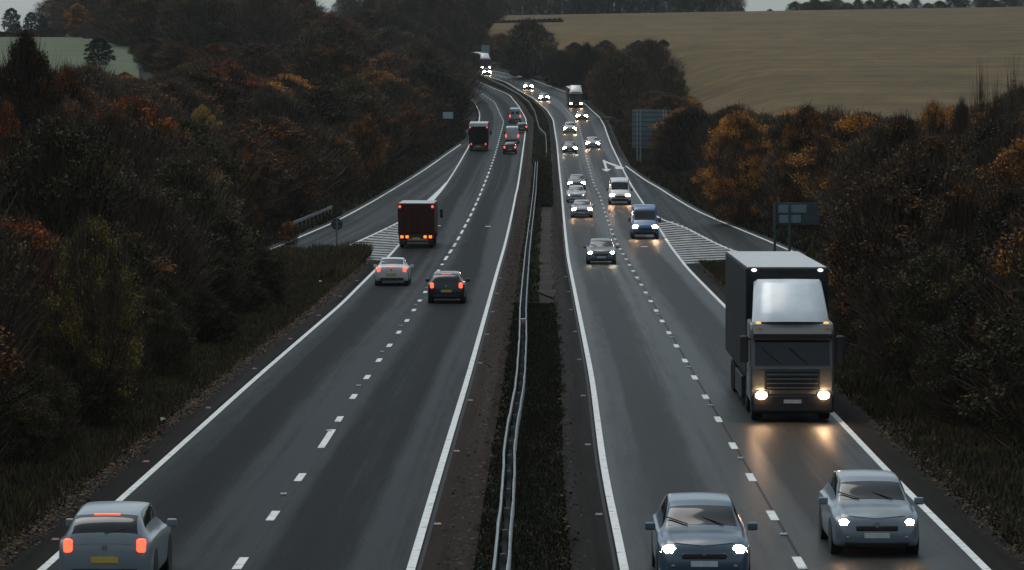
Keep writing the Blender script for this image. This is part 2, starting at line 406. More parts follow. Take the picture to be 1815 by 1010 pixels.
M['lf_olive'] = leaf_mat("olive_leaves", [(0, (0.0175, 0.0175, 0.0088)), (0.5, (0.0375, 0.0350, 0.0150)), (1, (0.0750, 0.0625, 0.0238))], [(0, (0.0750, 0.0625, 0.0187)), (1, (0.1625, 0.1187, 0.0375))], 0.15)
M['lf_gold'] = leaf_mat("gold_olive_leaves", [(0, (0.0520, 0.0442, 0.0130)), (0.5, (0.1170, 0.0910, 0.0234)), (1, (0.2470, 0.1820, 0.0455))], [(0, (0.0260, 0.0260, 0.0117)), (1, (0.0780, 0.0650, 0.0221))], 0.4)
M['lf_green'] = leaf_mat("dark_green_leaves", [(0, (0.010, 0.018, 0.014)), (1, (0.028, 0.042, 0.030))])
M['galv'] = mat("galvanised_steel", (0.22, 0.245, 0.25), 0.55, 0.3, var=0.3, vscale=2.0)
M['post'] = mat("steel_post", (0.16, 0.17, 0.17), 0.6, 0.3)
M['signback'] = mat("sign_back_grey", (0.115, 0.165, 0.17), 0.55, 0.2, var=0.15, vscale=1.0)
M['signrib'] = mat("sign_rib_grey", (0.05, 0.075, 0.078), 0.6, 0.2)
M['signpost'] = mat("sign_post_grey", (0.24, 0.27, 0.27), 0.55, 0.3)
M['signteal'] = mat("sign_panel_teal", (0.17, 0.25, 0.255), 0.5, 0.1)
M['signdark'] = mat("round_sign_back", (0.024, 0.028, 0.027), 0.7)
M['signpale'] = mat("pale_sign", (0.36, 0.42, 0.42), 0.5)

# ------------------------------------------------------------------ terrain, fields
def terrain():
    ys = np.concatenate([np.arange(-150, 60, 15), np.arange(60, 1000, 6), np.arange(1000, 1420, 12), np.arange(1420, 1760, 40)]).astype(float)
    tl = np.array([0, 1.0, 2.5, 4, 6, 8.5, 12, 16, 21, 27, 34, 43, 55, 75, 110, 160, 230, 330, 460])
    rows = []
    for y in ys:
        el, er, md = float(EDL(y)) - 0.6, float(EDR(y)) + 0.6, float(MED(y))
        xs = np.concatenate([(el - tl)[::-1], np.linspace(el, er, 14)[1:-1], er + tl])
        rows.append(np.stack([xs, np.full_like(xs, y), H(xs, np.full_like(xs, y))], 1))
    nx = len(rows[0]); v = np.concatenate(rows)
    i = np.arange(len(ys) - 1)[:, None] * nx + np.arange(nx - 1)[None]
    f = np.stack([i, i + 1, i + nx + 1, i + nx], -1).reshape(-1, 4)
    tag(npmesh("ground", v, f, M['earth'], smooth=True), kind="structure")
terrain()
def sheet(name, x0f, x1f, y0, y1, m, nx=24, dy=12, dz=0.12):
    ys = np.arange(y0, y1 + 1, dy).astype(float); rows = []
    for y in ys:
        a, b = x0f(y), x1f(y)
        xs = np.linspace(a, b, nx)
        rows.append(np.stack([xs, np.full(nx, y), H(xs, np.full(nx, y)) + dz], 1))
    v = np.concatenate(rows); i = np.arange(len(ys) - 1)[:, None] * nx + np.arange(nx - 1)[None]
    f = np.stack([i, i + 1, i + nx + 1, i + nx], -1).reshape(-1, 4)
    return tag(npmesh(name, v, f, m, smooth=True), kind="structure")
sheet("field", lambda y: float(EDR(y)) + 9, lambda y: 420.0, 300, 1318, M['field'], 60, 6, 0.7)
sheet("pasture", lambda y: -0.1155 * y - 130, lambda y: -0.100 * y, 400, 800, M['pasture'], 30, 8)
sheet("brown_field", lambda y: -0.128 * y - 160, lambda y: -0.100 * y, 812, 1100, M['plough'], 30, 8)

# ------------------------------------------------------------------ roads
def strip(name, fl, fr, y0, y1, zo, m, dy=4.0, nc=5, kind="structure", uvref=None):
    ys = np.arange(y0, y1 + 0.01, dy); rows = []; uvs = []
    for y in ys:
        a, b = float(fl(y)), float(fr(y)); xs = np.linspace(a, b, nc)
        rows.append(np.stack([xs, np.full(nc, y), np.full(nc, float(zr(y)) + zo)], 1))
        ref = a if uvref is None else float(uvref(y))
        uvs.append(np.stack([xs - ref, np.full(nc, y)], 1))
    v = np.concatenate(rows); uv = np.concatenate(uvs)
    i = np.arange(len(ys) - 1)[:, None] * nc + np.arange(nc - 1)[None]
    f = np.stack([i, i + 1, i + nc + 1, i + nc], -1).reshape(-1, 4)
    return tag(npmesh(name, v, f, m, uv=uv), kind=kind)
strip("carriageway", L1, L2, 10, 1150, 0.0, M['asphalt'], uvref=L1)
strip("carriageway", L3, L4, 10, 1150, 0.0, M['asphalt2'], uvref=L3)
strip("hard_strip", lambda y: L1(y) - 1.15, L1, 10, 238, -0.002, M['stripr'])
strip("hard_strip", L4, lambda y: L4(y) + 1.0, 10, 232, -0.002, M['stripr'])
strip("hard_strip", L2, lambda y: L2(y) + 1.25, 10, 1100, -0.002, M['strip'])
strip("hard_strip", lambda y: L3(y) - 1.05, L3, 10, 1100, -0.002, M['stripr'])
strip("hard_strip", lambda y: L1(y) - 0.7, L1, 560, 1100, -0.002, M['stripr'])
strip("hard_strip", L4, lambda y: L4(y) + 0.7, 470, 1100, -0.002, M['stripr'])
strip("slip_road", lambda y: np.minimum(SLO(y) - 0.5, L1(y) - 0.05), lambda y: L1(y) - 0.01, 236, 600, -0.002, M['slip'])
strip("slip_road", lambda y: L4(y) + 0.01, lambda y: np.maximum(SRO(y) + 0.5, L4(y) + 0.05), 232, 480, -0.002, M['slip'])

# markings: thin sheets of paint on the asphalt
mv, mf, mm = [], [], []
def quad(pts, m=0):
    b = len(mv); mv.extend(pts); mf.append((b, b + 1, b + 2, b + 3)); mm.append(m)
def pv(x, y, zo=0.006): return (x, y, float(zr(y)) + zo)
def edge_line(f, y0, y1, wd=0.175, m=0, off=0.0, dy=3.0):
    y = y0
    while y < y1 - 0.01:
        y2 = min(y + dy, y1); a, b = float(f(y)) + off, float(f(y2)) + off
        # width measured square to the line, so that bends keep it
        k = math.hypot(1, (b - a) / (y2 - y)) * wd / 2
        quad([pv(a - k, y), pv(a + k, y), pv(b + k, y2), pv(b - k, y2)], m); y = y2
edge_line(L1, 12, 1050); edge_line(L2, 12, 1050); edge_line(L3, 12, 1050); edge_line(L4, 12, 1050)
edge_line(SLO, 240, 520, 0.2); edge_line(SRO, 236, 446, 0.2)
edge_line(SLI, 247, 345, 0.2); edge_line(SRI, 236, 318, 0.2)
def dash(f, y0, y1, wd=0.095):
    quad([pv(float(f(y0)) - wd, y0), pv(float(f(y0)) + wd, y0), pv(float(f(y1)) + wd, y1), pv(float(f(y1)) - wd, y1)])
LL = fit([(423, 1003), (482, 916), (530, 847), (583, 778), (598, 744), (650, 669), (721, 569), (746, 530), (790, 458), (852, 342), (856, 332), (876, 279), (893, 215)],
         [((float(L1(y)) + float(L2(y))) / 2, y) for y in (720, 800, 900, 1000)])
LR = fit([(1417, 997), (1368, 912), (1299, 789), (1231, 669), (1134, 500), (1088, 419), (1061, 340), (1054.5, 332), (1038, 273), (1026, 219)],
         [((float(L3(y)) + float(L4(y))) / 2, y) for y in (720, 800, 900, 1000)])
y = 83.9 - 63
while y < 232:
    if abs(y - 101.9) < 1: dash(LL, 101.2, 107.2)
    else: dash(LL, y - 1.0, y + 1.0)
    y += 9.0
y = 238.0
while y < 1000:
    dash(LL, y - (3.4 if y < 430 else 2.0), y + (3.4 if y < 430 else 2.0)); y += 11.7 if y < 430 else 9.0
y = 75.3 - 54
while y < 1000:
    dash(LR, y - 1.0, y + 1.0); y += 8.95
# hatched noses where the slip roads meet the main lanes
def hatch(fa, fb, y0, y1, skew, step, wd):
    y = y0
    while y < y1:
        a, b = float(fa(y)), float(fb(y))
        if b - a > 0.35:
            n = 6
            for i in range(n):
                t0, t1 = i / n, (i + 1) / n
                x0, x1 = a + (b - a) * t0, a + (b - a) * t1
                s0, s1 = y + skew * t0, y + skew * t1
                quad([pv(x0, s0), pv(x1, s1), pv(x1, s1 + wd), pv(x0, s0 + wd)], 1)
        y += step
hatch(SLI, L1, 239, 318, -5.0, 4.1, 2.0)
hatch(L4, SRI, 229, 300, 5.0, 3.9, 1.9)
# solid nose tips
for k in range(12):
    y0, y1 = 332 + k * 5.5, 337.5 + k * 5.5
    wa, wb_ = .75 - .05 * k, .75 - .05 * (k + 1)
    quad([pv(float(L1(y0)) - wa, y0, .007), pv(float(L1(y0)) + .1, y0, .007), pv(float(L1(y1)) + .1, y1, .007), pv(float(L1(y1)) - wb_, y1, .007)])
# bent deflection arrow before the off-slip
def ppoly(pix): 
    for q in pix: quad([(lambda p: (p[0], p[1], p[2] + 0.008))(P(*c)) for c in q])
ppoly([[(1073.2, 300), (1077.2, 300), (1072, 283.5), (1068, 283.5)],
       [(1068, 283.5), (1069, 286.5), (1100, 298.5), (1106, 297)],
       [(1066, 299.5), (1083, 299.5), (1077, 303.5), (1073.5, 303.5)],
       [(1089, 296), (1092, 299.5), (1104, 299.5), (1107, 297.2)]])
# short sensor ticks across the lanes
for px, py in ((865, 401), (776, 400), (1142, 437)):
    p = P(px, py); quad([pv(p[0] - .22, p[1] - .5), pv(p[0] + .22, p[1] - .5), pv(p[0] + .22, p[1] + .5), pv(p[0] - .22, p[1] + .5)])
M['tar'] = mat("tar_seam", (0.008, 0.008, 0.008), 0.6, spec=0.1)
def seam(f, off, y0, y1, wd):
    y = y0
    while y < y1:
        a, b = float(f(y)) + off, float(f(y + 3)) + off
        quad([pv(a - wd, y, .003), pv(a + wd, y, .003), pv(b + wd, y + 3, .003), pv(b - wd, y + 3, .003)], 2); y += 3
seam(LR, .06, 40, 330, .035); seam(LL, .12, 40, 210, .03); seam(L2, .17, 40, 300, .04); seam(L3, -.17, 40, 300, .035)
tag(npmesh("road_marking", mv, mf, [M['line'], M['hatch'], M['tar']], mi=mm), kind="structure")
strip("median_gravel", lambda y: np.minimum(L3(y) - 1.1, MED(y) + 0.2 + .25 * math.sin(y * .31) + .15 * math.sin(y * .83) + 1.6 * max(0, 1 - (y - 181) / 9) + 1.6 * max(0, 1 - (338 - y) / 14)), lambda y: L3(y) - 1.05 + .12 * math.sin(y * .5), 181, 338, 0.02, M['gravel'])
strip("median_gravel", lambda y: L2(y) + 1.25, lambda y: MED(y) - 0.4, 181, 500, 0.02, M['stripr'])

# ------------------------------------------------------------------ grass: blades of the verges and the median
def grass(name, n, yr, xf, h, m, w0=0.02, dens_pow=1.0):
    y = yr[0] + (yr[1] - yr[0]) * rng.random(n) ** dens_pow
    lo, hi = xf(y); x = lo + (hi - lo) * rng.random(n)
    cl = 0.5 + 0.5 * np.sin(x * 1.7 + np.sin(y * 0.31) * 2) * np.sin(y * 0.23 + x)       # tussocks
    hh = h * (0.45 + 0.75 * rng.random(n)) * (0.6 + 0.7 * cl)
    z = np.maximum(H(x, y), zr(y) - 0.05)
    an = rng.random(n) * 2 * math.pi; wd = w0 * (1 + y / 150.0)
    dx, dy = np.cos(an) * wd, np.sin(an) * wd
    lx, ly = rng.normal(0, 0.3, n) * hh, rng.normal(0, 0.3, n) * hh
    v = np.stack([np.stack([x - dx, y - dy, z], 1), np.stack([x + dx, y + dy, z], 1), np.stack([x + lx, y + ly, z + hh], 1)], 1).reshape(-1, 3)
    return tag(npmesh(name, v, np.arange(3 * n).reshape(-1, 3), m), kind="stuff")
grass("verge_grass", 130000, (60, 238), lambda y: (L1(y) - 8.5, L1(y) - 1.25), 0.26, M['grass'], 0.014)
grass("verge_grass", 26000, (206, 245), lambda y: (np.maximum(SLI(y) - 0.2, L1(y) - 9) * 0 + L1(y) - 7.5, L1(y) - 1.25), 0.75, M['grass'])
grass("verge_grass", 130000, (60, 232), lambda y: (L4(y) + 1.05, L4(y) + 8.5), 0.24, M['grass'], 0.014)
grass("verge_grass", 30000, (236, 620), lambda y: (EDL(y) - 7, EDL(y) - 0.1), 0.45, M['grass'], 0.035)
grass("verge_grass", 30000, (232, 620), lambda y: (EDR(y) + 0.1, EDR(y) + 7), 0.5, M['grass'], 0.035)
def litter_leaves(name, n, yr, xf, m):
    y = yr[0] + (yr[1] - yr[0]) * rng.random(n); lo, hi = xf(y); x = lo + (hi - lo) * rng.beta(2, 2, n)
    z = zr(y) + 0.012 + 0.03 * rng.random(n); u = rng.normal(0, 1, (n, 3)); u[:, 2] *= .3; u /= np.linalg.norm(u, axis=1, keepdims=True)
    w_ = np.cross(u, np.array([0, 0, 1.0]) + rng.normal(0, .3, (n, 3))); p = np.stack([x, y, z], 1); sz = (0.025 + 0.035 * rng.random(n))[:, None]
    v = np.stack([p - u * sz, p - w_ * sz * .7, p + u * sz, p + w_ * sz * .7], 1).reshape(-1, 3)
    return tag(npmesh(name, v, np.arange(4 * n).reshape(-1, 4), m), kind="stuff")
M['litter'] = leaf_mat("fallen_leaf", [(0, (0.035, 0.02, 0.012)), (0.6, (0.075, 0.042, 0.022)), (1, (0.15, 0.085, 0.04))], nscale=0.3)
litter_leaves("fallen_leaves", 12000, (60, 238), lambda y: (L1(y) - 1.7, L1(y) - 0.65), M['litter'])
litter_leaves("fallen_leaves", 9000, (60, 232), lambda y: (L4(y) + 0.7, L4(y) + 1.6), M['litter'])
litter_leaves("fallen_leaves", 3500, (60, 440), lambda y: (L2(y) + 0.35, L2(y) + 1.5), M['litter'])
litter_leaves("fallen_leaves", 1800, (60, 440), lambda y: (L3(y) - 1.3, L3(y) - 0.6), M['litter'])
grass("median_grass", 60000, (55, 181), lambda y: (L2(y) + 1.22 + .08 * np.sin(y * .9) + .06 * np.sin(y * 2.3), L3(y) - .98 - .08 * np.sin(y * .7) - .06 * np.sin(y * 1.9)), 0.09, M['grassdark'], 0.014)
grass("median_grass", 26000, (338, 452), lambda y: (L2(y) + 1.6, L3(y) - 1.0), 0.4, M['grassdark'], 0.03)
grass("median_grass", 26000, (452, 900), lambda y: (L2(y) + 1.3, L3(y) - 0.95), 0.22, M['grassdark'], 0.03)
grass("median_grass", 6000, (181, 338), lambda y: (MED(y) - 0.9, MED(y) + 0.3), 0.22, M['grassdark'])

# ------------------------------------------------------------------ median barrier: galvanised beams on posts
def beam_mesh(f, y0, y1, off, side, h, parent, dy=2.0):
    prof = [(0.0, -0.155), (0.04, -0.12), (0.04, -0.06), (0.0, -0.02), (0.0, 0.02), (0.04, 0.06), (0.04, 0.12), (0.0, 0.155), (-0.012, 0.155), (-0.012, -0.155)]
    ys = np.arange(y0, y1 + .01, dy); k = len(prof); v = []
    for i, y in enumerate(ys):
        wob = 0.005 * math.sin(y * 1.9 + off * 9) + 0.006 * math.sin(y * 0.73)
        for a, b in prof: v.append((float(f(y)) + off + side * a + wob, y, float(zr(y)) + h + b + wob * 0.6))
    i = np.arange(len(ys) - 1)[:, None] * k + np.arange(k)[None]; j = np.arange(len(ys) - 1)[:, None] * k + (np.arange(k) + 1) % k
    fc = np.stack([i, j, j + k, i + k], -1).reshape(-1, 4)
    return npmesh("beam", v, fc, M['galv'], parent)
postm = None
def barrier(name, f, y0, y1, offs, h, label, step, wob=True, cat="barrier"):
    base = (float(f(y0)), y0, float(zr(y0)))
    root = empty(name, (0, 0, 0)); tag(root, label, cat)
    for off, side in offs: beam_mesh(f, y0, y1, off, side, h, root)
    global postm
    y = y0 + 0.7
    while y < y1:
        if postm is None:
            bm = bmesh.new(); box(bm, (0, 0, 0.34), (0.1, 0.06, 0.68)); p = obj("post", bm, M['post'], root); postm = p.data
        else: p = link(bpy.data.objects.new("post", postm), root)
        p.location = (float(f(y)), y, float(zr(y)) - 0.06 + (h - 0.6)); y += step
    return root
BAR = fit([(888.5, 1010), (894.5, 939), (900.5, 879), (903, 832), (901.5, 805), (909, 754), (920, 697), (923, 670), (927, 600), (927, 549), (930, 508), (935.5, 441),
           (939, 411), (944.5, 367), (947.5, 340), (951, 286)], zo=0.6, smooth=6)
br = barrier("safety_barrier", BAR, 58, 440, ((-0.12, -1), (0.12, 1)), 0.6, "long double sided galvanised crash barrier in the dark grass median, near end", 4.2)
BAF = fit([(968, 277), (968.5, 256), (967, 238), (956, 227.5), (952.5, 215.6), (948, 198), (938, 181), (921, 168), (893, 152)], [(float(MED(y)), y) for y in (860, 960, 1060)], zo=0.6, smooth=4)
barrier("safety_barrier", BAF, 468, 900, ((0.0, 1),), 0.62, "single crash barrier snaking along the median through the far bend", 5.0)
mrk = mat("reflective_red", (0.45, 0.12, 0.10), 0.4)
for py in (568, 411):
    yy = P(927, py, 0.7)[1]
    bm = bmesh.new()
    box(bm, (float(BAR(yy)), yy, float(zr(yy)) + 0.6), (0.3, 0.5, 0.36), 0.02)
    o = obj("joint_cover", bm, M['galv'], br)
    bm = bmesh.new(); box(bm, (float(BAR(yy)), yy - 0.27, float(zr(yy)) + 0.62), (0.13, 0.03, 0.2), 0.01)
    obj("reflector", bm, mrk, o)
# verge fence beside the on-slip
A0, A1 = P(513, 398, 0.75), P(588, 367, 0.75)
fence = empty("guard_rail", (A0[0], A0[1], float(H(A0[0], A0[1])))); tag(fence, "short grey guard rail on the verge above the slip road that merges in", "guard rail")
n = 22
for i in range(n + 1):
    t = i / n; x, y_ = A0[0] + (A1[0] - A0[0]) * t, A0[1] + (A1[1] - A0[1]) * t
    if i % 2 == 0:
        g = float(H(x, y_)); bm = bmesh.new(); box(bm, (x - A0[0], y_ - A0[1], (g + A0[2] + (A1[2] - A0[2]) * t) / 2 - float(H(A0[0], A0[1]))), (0.1, 0.1, abs(A0[2] + (A1[2] - A0[2]) * t - g) + 0.3)); obj("post", bm, M['post'], fence)
bm = bmesh.new(); h0 = float(H(A0[0], A0[1]))
for dz in (-0.07, 0.07): cyl(bm, (0, -0.1, A0[2] - h0 + dz), (A1[0] - A0[0], A1[1] - A0[1] - 0.1, A1[2] - h0 + dz), 0.055, n=8)
obj("rail", bm, M['post'], fence)

# ------------------------------------------------------------------ road studs
studs = {}
for nm, c in (("red", (0.6, 0.12, 0.09)), ("amber", (0.75, 0.33, 0.08)), ("white", (0.75, 0.75, 0.72))):
    studs[nm] = mat("stud_" + nm, c, 0.3)
studbase = mat("stud_base", (0.5, 0.5, 0.48), 0.5)
stud_proto = {}
def stud(kind, x, y, label, group):
    if kind not in stud_proto:
        bm = bmesh.new(); box(bm, (0, 0, 0.012), (0.2, 0.12, 0.024), 0.008); a = obj("road_stud", bm, studbase)
        bm = bmesh.new(); box(bm, (-0.05, 0, 0.03), (0.07, 0.1, 0.02), 0.004); box(bm, (0.05, 0, 0.03), (0.07, 0.1, 0.02), 0.004); b = obj("reflector", bm, studs[kind], a)
        stud_proto[kind] = (a, b)
    else:
        a0, b0 = stud_proto[kind]; a = link(a0.copy()); b = link(b0.copy()); b.parent = a
    a.location = pv(x, y, 0.004); a.scale = (0.8, 1.0, 1.0)
    tag(a, label, "road stud", group)
for k in range(8):
    y = 79 + 18 * k
    stud("red", float(L1(y)) - 0.42, y, "small red reflective stud just outside the white line by the grassy verge", "red studs along the outer line")
    stud("amber", float(L2(y)) + 0.33, y + 3, "small amber reflective stud on the brown strip of the median", "amber studs along the median")
    stud("red", float(L3(y)) - 0.3, y + 5, "small orange red stud beside the inner line of the oncoming lanes", "red studs along the oncoming lanes")
    stud("white", float(LL(y)), 88.6 + 18 * k, "small white stud between two lane dashes of the lanes going away", "white studs between lane dashes, going away")
    stud("white", float(LR(y)) * 0 + float(LR(80 + 18 * k)), 80 + 18 * k, "small white stud between two lane dashes of the oncoming lanes", "white studs between lane dashes, oncoming")

# ------------------------------------------------------------------ signs
def big_sign(px0, px1, py0, py1, d, ribs, posts, label, m=None, pm=None, name="road_sign"):
    a, b = at(px0, py0, d), at(px1, py1, d)
    cx = (a[0] + b[0]) / 2; g = float(H(cx, d)); root = empty(name, (cx, d, g)); tag(root, label, "sign")
    W_, Hh = b[0] - a[0], a[2] - b[2]; zc = (a[2] + b[2]) / 2 - g
    bm = bmesh.new(); box(bm, (0, 0.05, zc), (W_, 0.04, Hh), 0.01); obj("panel", bm, m or M['signback'], root)
    for i in range(ribs):
        bm = bmesh.new(); box(bm, (0, 0.0, zc - Hh / 2 + Hh * (i + 0.5) / ribs), (W_ * 0.985, 0.06, 0.13)); obj("rib", bm, M['signrib'], root)
    for t in posts:
        bm = bmesh.new(); x = -W_ / 2 + W_ * t
        top = zc + Hh / 2 + 0.02
        box(bm, (x, -0.09 if len(posts) > 1 else 0.14, top / 2 - 0.2), (0.16, 0.12, top + 0.4), 0.01); obj("post", bm, pm or M['signpost'], root)
    return root, W_, Hh, zc
big_sign(1120.5, 1190, 194.5, 262, 452, 8, (0.13, 0.21, 0.79, 0.86), "large direction sign seen from behind, horizontal ribs and four grey posts")
root, W_, Hh, zc = big_sign(1371, 1452, 359, 398, 243, 0, (0.03, 0.35), "low sign with two teal panels in a dark frame beside the off-slip", M['signrib'], M['signrib'])
for k in (0, 1):
    bm = bmesh.new(); box(bm, (-W_ / 2 + 0.5 * W_ * (0.72 - 0.1 * k) + 0.16, -0.01, zc + Hh * (0.22 - 0.46 * k)), (W_ * (0.62 - 0.14 * k), 0.05, Hh * 0.36), 0.01); obj("text_panel", bm, M['signteal'], root)
big_sign(785, 803, 198.5, 210, 520, 0, (0.5,), "small pale sign under the trees beyond the black lorry", M['signpale'], M['signdark'])
big_sign(853, 868, 80, 97, 905, 3, (0.3, 0.7), "distant teal sign standing above the far white topped truck", M['signteal'])
b = P(597, 448); root = empty("round_sign", b); tag(root, "round sign on a thin post seen from behind, at the grass nose", "sign")
bm = bmesh.new(); cyl(bm, (0, 0, -0.2), (0, 0, 2.2), 0.07, n=10); obj("post", bm, M['post'], root)
bm = bmesh.new(); cyl(bm, (0, 0.06, 1.9), (0, 0.1, 1.9), 0.38, n=32); obj("sign_plate", bm, M['signdark'], root)
bm = bmesh.new(); box(bm, (0, 0.03, 2.05), (0.5, 0.05, 0.05)); box(bm, (0, 0.03, 1.75), (0.5, 0.05, 0.05)); obj("bracket", bm, M['post'], root)

# small litter seen in the photograph
lit = mat("litter_white", (0.6, 0.6, 0.58), 0.6)
for px, py, lab in ((285, 757, "white scrap of litter on the grass verge by the lane going away"), (566, 506, "pale scrap of litter in the tall grass before the round sign")):
    p = P(px, py); bm = bmesh.new(); x = p[0]; g = float(H(x, p[1]))
    vs = [(0, 0, 0.0), (0.15, 0.03, 0.06), (0.13, 0.12, 0.01), (-0.02, 0.11, 0.08), (0.05, 0.05, 0.1)]
    vv = [bm.verts.new(q) for q in vs]
    for t in ((0, 1, 4), (1, 2, 4), (2, 3, 4), (3, 0, 4)): bm.faces.new([vv[i] for i in t])
    o = obj("litter", bm, lit); o.location = (x, p[1], g + 0.25); tag(o, lab, "litter")

# ------------------------------------------------------------------ trees
TH, TRD = 9.0, 3.3                         # size of the tree models before scaling
def crown_data(seed, nclump, per, leaf, ntw, bottom=0.12, up=0.5, topp=0.6, clump=0.55, twl=1.3, tww=0.022, irregular=0.25):
    g = np.random.default_rng(seed)
    ph = g.random(6) * 6.28
    def rad(z, a):                          # outline of the crown: uneven with height and around
        t = (z / TH - bottom) / (1 - bottom)
        base = np.clip(1 - np.abs(2 * t - 1 + (0.5 - topp) * 0) ** 2.4, 0.02, 1) ** 0.5
        base = base * np.where(t < topp, 1.0, 1 - 0.35 * ((t - topp) / (1 - topp)) ** 1.5)
        return TRD * base * (1 + irregular * (np.sin(2 * a + ph[0] + z * 0.5) * 0.5 + np.sin(3 * a + ph[1] - z * 0.8) * 0.4 + np.sin(5 * a + ph[2]) * 0.25))
    def pts(n, shell):
        z = TH * (bottom + (1 - bottom) * g.random(n) ** 0.85); a = g.random(n) * 6.283
        r = rad(z, a) * g.random(n) ** shell
        return np.stack([r * np.cos(a), r * np.sin(a), z], 1)
    V, MI = [], []
    if nclump:
        c = pts(nclump, 0.38); sz = clump * (0.6 + 0.9 * g.random(nclump))
        n = nclump * per; ci = np.repeat(np.arange(nclump), per)
        d = g.normal(0, 1, (n, 3)); d /= np.linalg.norm(d, axis=1, keepdims=True) + 1e-6
        p = c[ci] + d * (sz[ci] * g.random(n) ** 0.5)[:, None] * np.array([1, 1, 0.75])
        u = g.normal(0, 1, (n, 3)); u /= np.linalg.norm(u, axis=1, keepdims=True)
        w_ = np.cross(u, g.normal(0, 1, (n, 3))); w_ /= np.linalg.norm(w_, axis=1, keepdims=True) + 1e-6
        s = leaf * (0.6 + 0.8 * g.random(n))[:, None]
        V.append(np.stack([p - u * s, p - w_ * s * 0.6, p + u * s, p + w_ * s * 0.6], 1)); MI.append(np.zeros(n, int))
    if ntw:
        p = pts(ntw, 0.5); p[:, 2] = np.maximum(p[:, 2] - 0.7, 0.5)
        dr = p - np.array([0, 0, TH * 0.1]); dr[:, 2] += up * TH * 0.5
        dr /= np.linalg.norm(dr, axis=1, keepdims=True)
        dr = dr + g.normal(0, 0.22, dr.shape); dr /= np.linalg.norm(dr, axis=1, keepdims=True)
        ln = twl * (0.45 + 0.9 * g.random(ntw))[:, None]
        sd_ = np.cross(dr, g.normal(0, 1, dr.shape)); sd_ /= np.linalg.norm(sd_, axis=1, keepdims=True)
        wd = tww * (0.6 + 0.9 * g.random(ntw))[:, None]
        q = p + dr * ln
        V.append(np.stack([p - sd_ * wd, p + sd_ * wd, q + sd_ * wd * 0.3, q - sd_ * wd * 0.3], 1)); MI.append(np.ones(ntw, int))
    v = np.concatenate(V).reshape(-1, 3); mi = np.concatenate(MI)
    return v, np.arange(len(v)).reshape(-1, 4), mi
def trunk_bm(seed, limbs=9, r0=0.17, fork=0.18):
    q = random.Random(seed); bm = bmesh.new()
    top = Vector((q.uniform(-.3, .3), q.uniform(-.3, .3), TH * 0.62))
    cyl(bm, (0, 0, -1.2), (top.x * .4, top.y * .4, TH * .3), r0, r0 * .75, 7); cyl(bm, (top.x * .4, top.y * .4, TH * .3), top, r0 * .75, r0 * .3, 7)
    for i in range(limbs):
        z = TH * q.uniform(fork, .6); a = i * 2.4 + q.uniform(-.4, .4); t = z / (TH * .62)
        p = Vector((top.x * t * .6, top.y * t * .6, z)); l = TRD * q.uniform(.5, .95)
        m = p + Vector((math.cos(a) * l * .55, math.sin(a) * l * .55, l * .5)); e = m + Vector((math.cos(a) * l * .3, math.sin(a) * l * .3, l * q.uniform(.5, .9)))
        cyl(bm, p, m, r0 * .42, r0 * .26, 5); cyl(bm, m, e, r0 * .26, r0 * .08, 5)
        for _ in range(2):
            b2 = a + q.uniform(-.9, .9); s = p.lerp(m, q.uniform(.4, 1)); cyl(bm, s, s + Vector((math.cos(b2) * l * .35, math.sin(b2) * l * .35, l * q.uniform(.3, .8))), r0 * .17, r0 * .04, 4)
    return bm
KIND = {   # leaf material, crown settings, how many shapes
    'bare':   ('lf_dun', dict(nclump=90, per=50, leaf=0.06, ntw=9500, up=0.55, bottom=0.04, twl=0.95, tww=0.017), 3),
    'brown':  ('lf_brown', dict(nclump=170, per=140, leaf=0.072, ntw=4500, up=0.7, bottom=0.03), 3),
    'rust':   ('lf_rust', dict(nclump=130, per=130, leaf=0.07, ntw=4500, up=0.7, bottom=0.04), 2),
    'orange': ('lf_orange', dict(nclump=160, per=140, leaf=0.07, ntw=3500, up=0.6, bottom=0.03), 2),
    'olive':  ('lf_olive', dict(nclump=190, per=140, leaf=0.075, ntw=3200, up=0.6, bottom=0.02), 3),
    'gold':   ('lf_gold', dict(nclump=150, per=130, leaf=0.065, ntw=2500, up=0.6, bottom=0.02), 1),
    'yellow': ('lf_yellow', dict(nclump=110, per=90, leaf=0.10, ntw=700, up=0.5, bottom=0.05), 1),
    'spindly': ('lf_dun', dict(nclump=22, per=25, leaf=0.06, ntw=480, up=2.2, bottom=0.05, twl=2.0, tww=0.026, irregular=0.5), 3),
    'green':  ('lf_green', dict(nclump=230, per=90, leaf=0.11, ntw=300, up=0.5, bottom=0.0, clump=0.5, irregular=0.12), 1),
}
proto = {}
NAMES = {'bare': 'bare_tree', 'brown': 'brown_tree', 'rust': 'rust_tree', 'orange': 'orange_tree', 'olive': 'olive_tree', 'yellow': 'yellow_bush', 'green': 'evergreen_tree', 'spindly': 'bare_tree', 'gold': 'golden_bush'}
def tree(kind, x, y, h, wd, label, cat="tree", group=None, variant=None, sink=0.15):
    mname, kw, nv = KIND[kind]
    k = rnd.randrange(nv) if variant is None else variant
    if (kind, k) not in proto:
        v, f, mi = crown_data(100 * nv + k * 7 + len(kind), **kw)
        o = npmesh("crown", v, f, [M[mname], M['twig']], mi=mi, do_link=False)
        bm = trunk_bm(31 * k + len(kind)); me = bpy.data.meshes.new("trunk"); bm.to_mesh(me); bm.free(); me.materials.append(M['bark'])
        proto[(kind, k)] = (o.data, me)
    cm, tm = proto[(kind, k)]
    g = float(H(x, y))
    root = empty(NAMES[kind], (x, y, g - sink), rnd.uniform(0, 6.28))
    s = wd / (2 * TRD); root.scale = (s * rnd.uniform(.92, 1.08), s * rnd.uniform(.92, 1.08), (h + sink) / TH)
    link(bpy.data.objects.new("crown", cm), root); link(bpy.data.objects.new("trunk", tm), root)
    tag(root, label, cat, group)
    placed.append((x, y, wd / 2))
    return root
placed = []
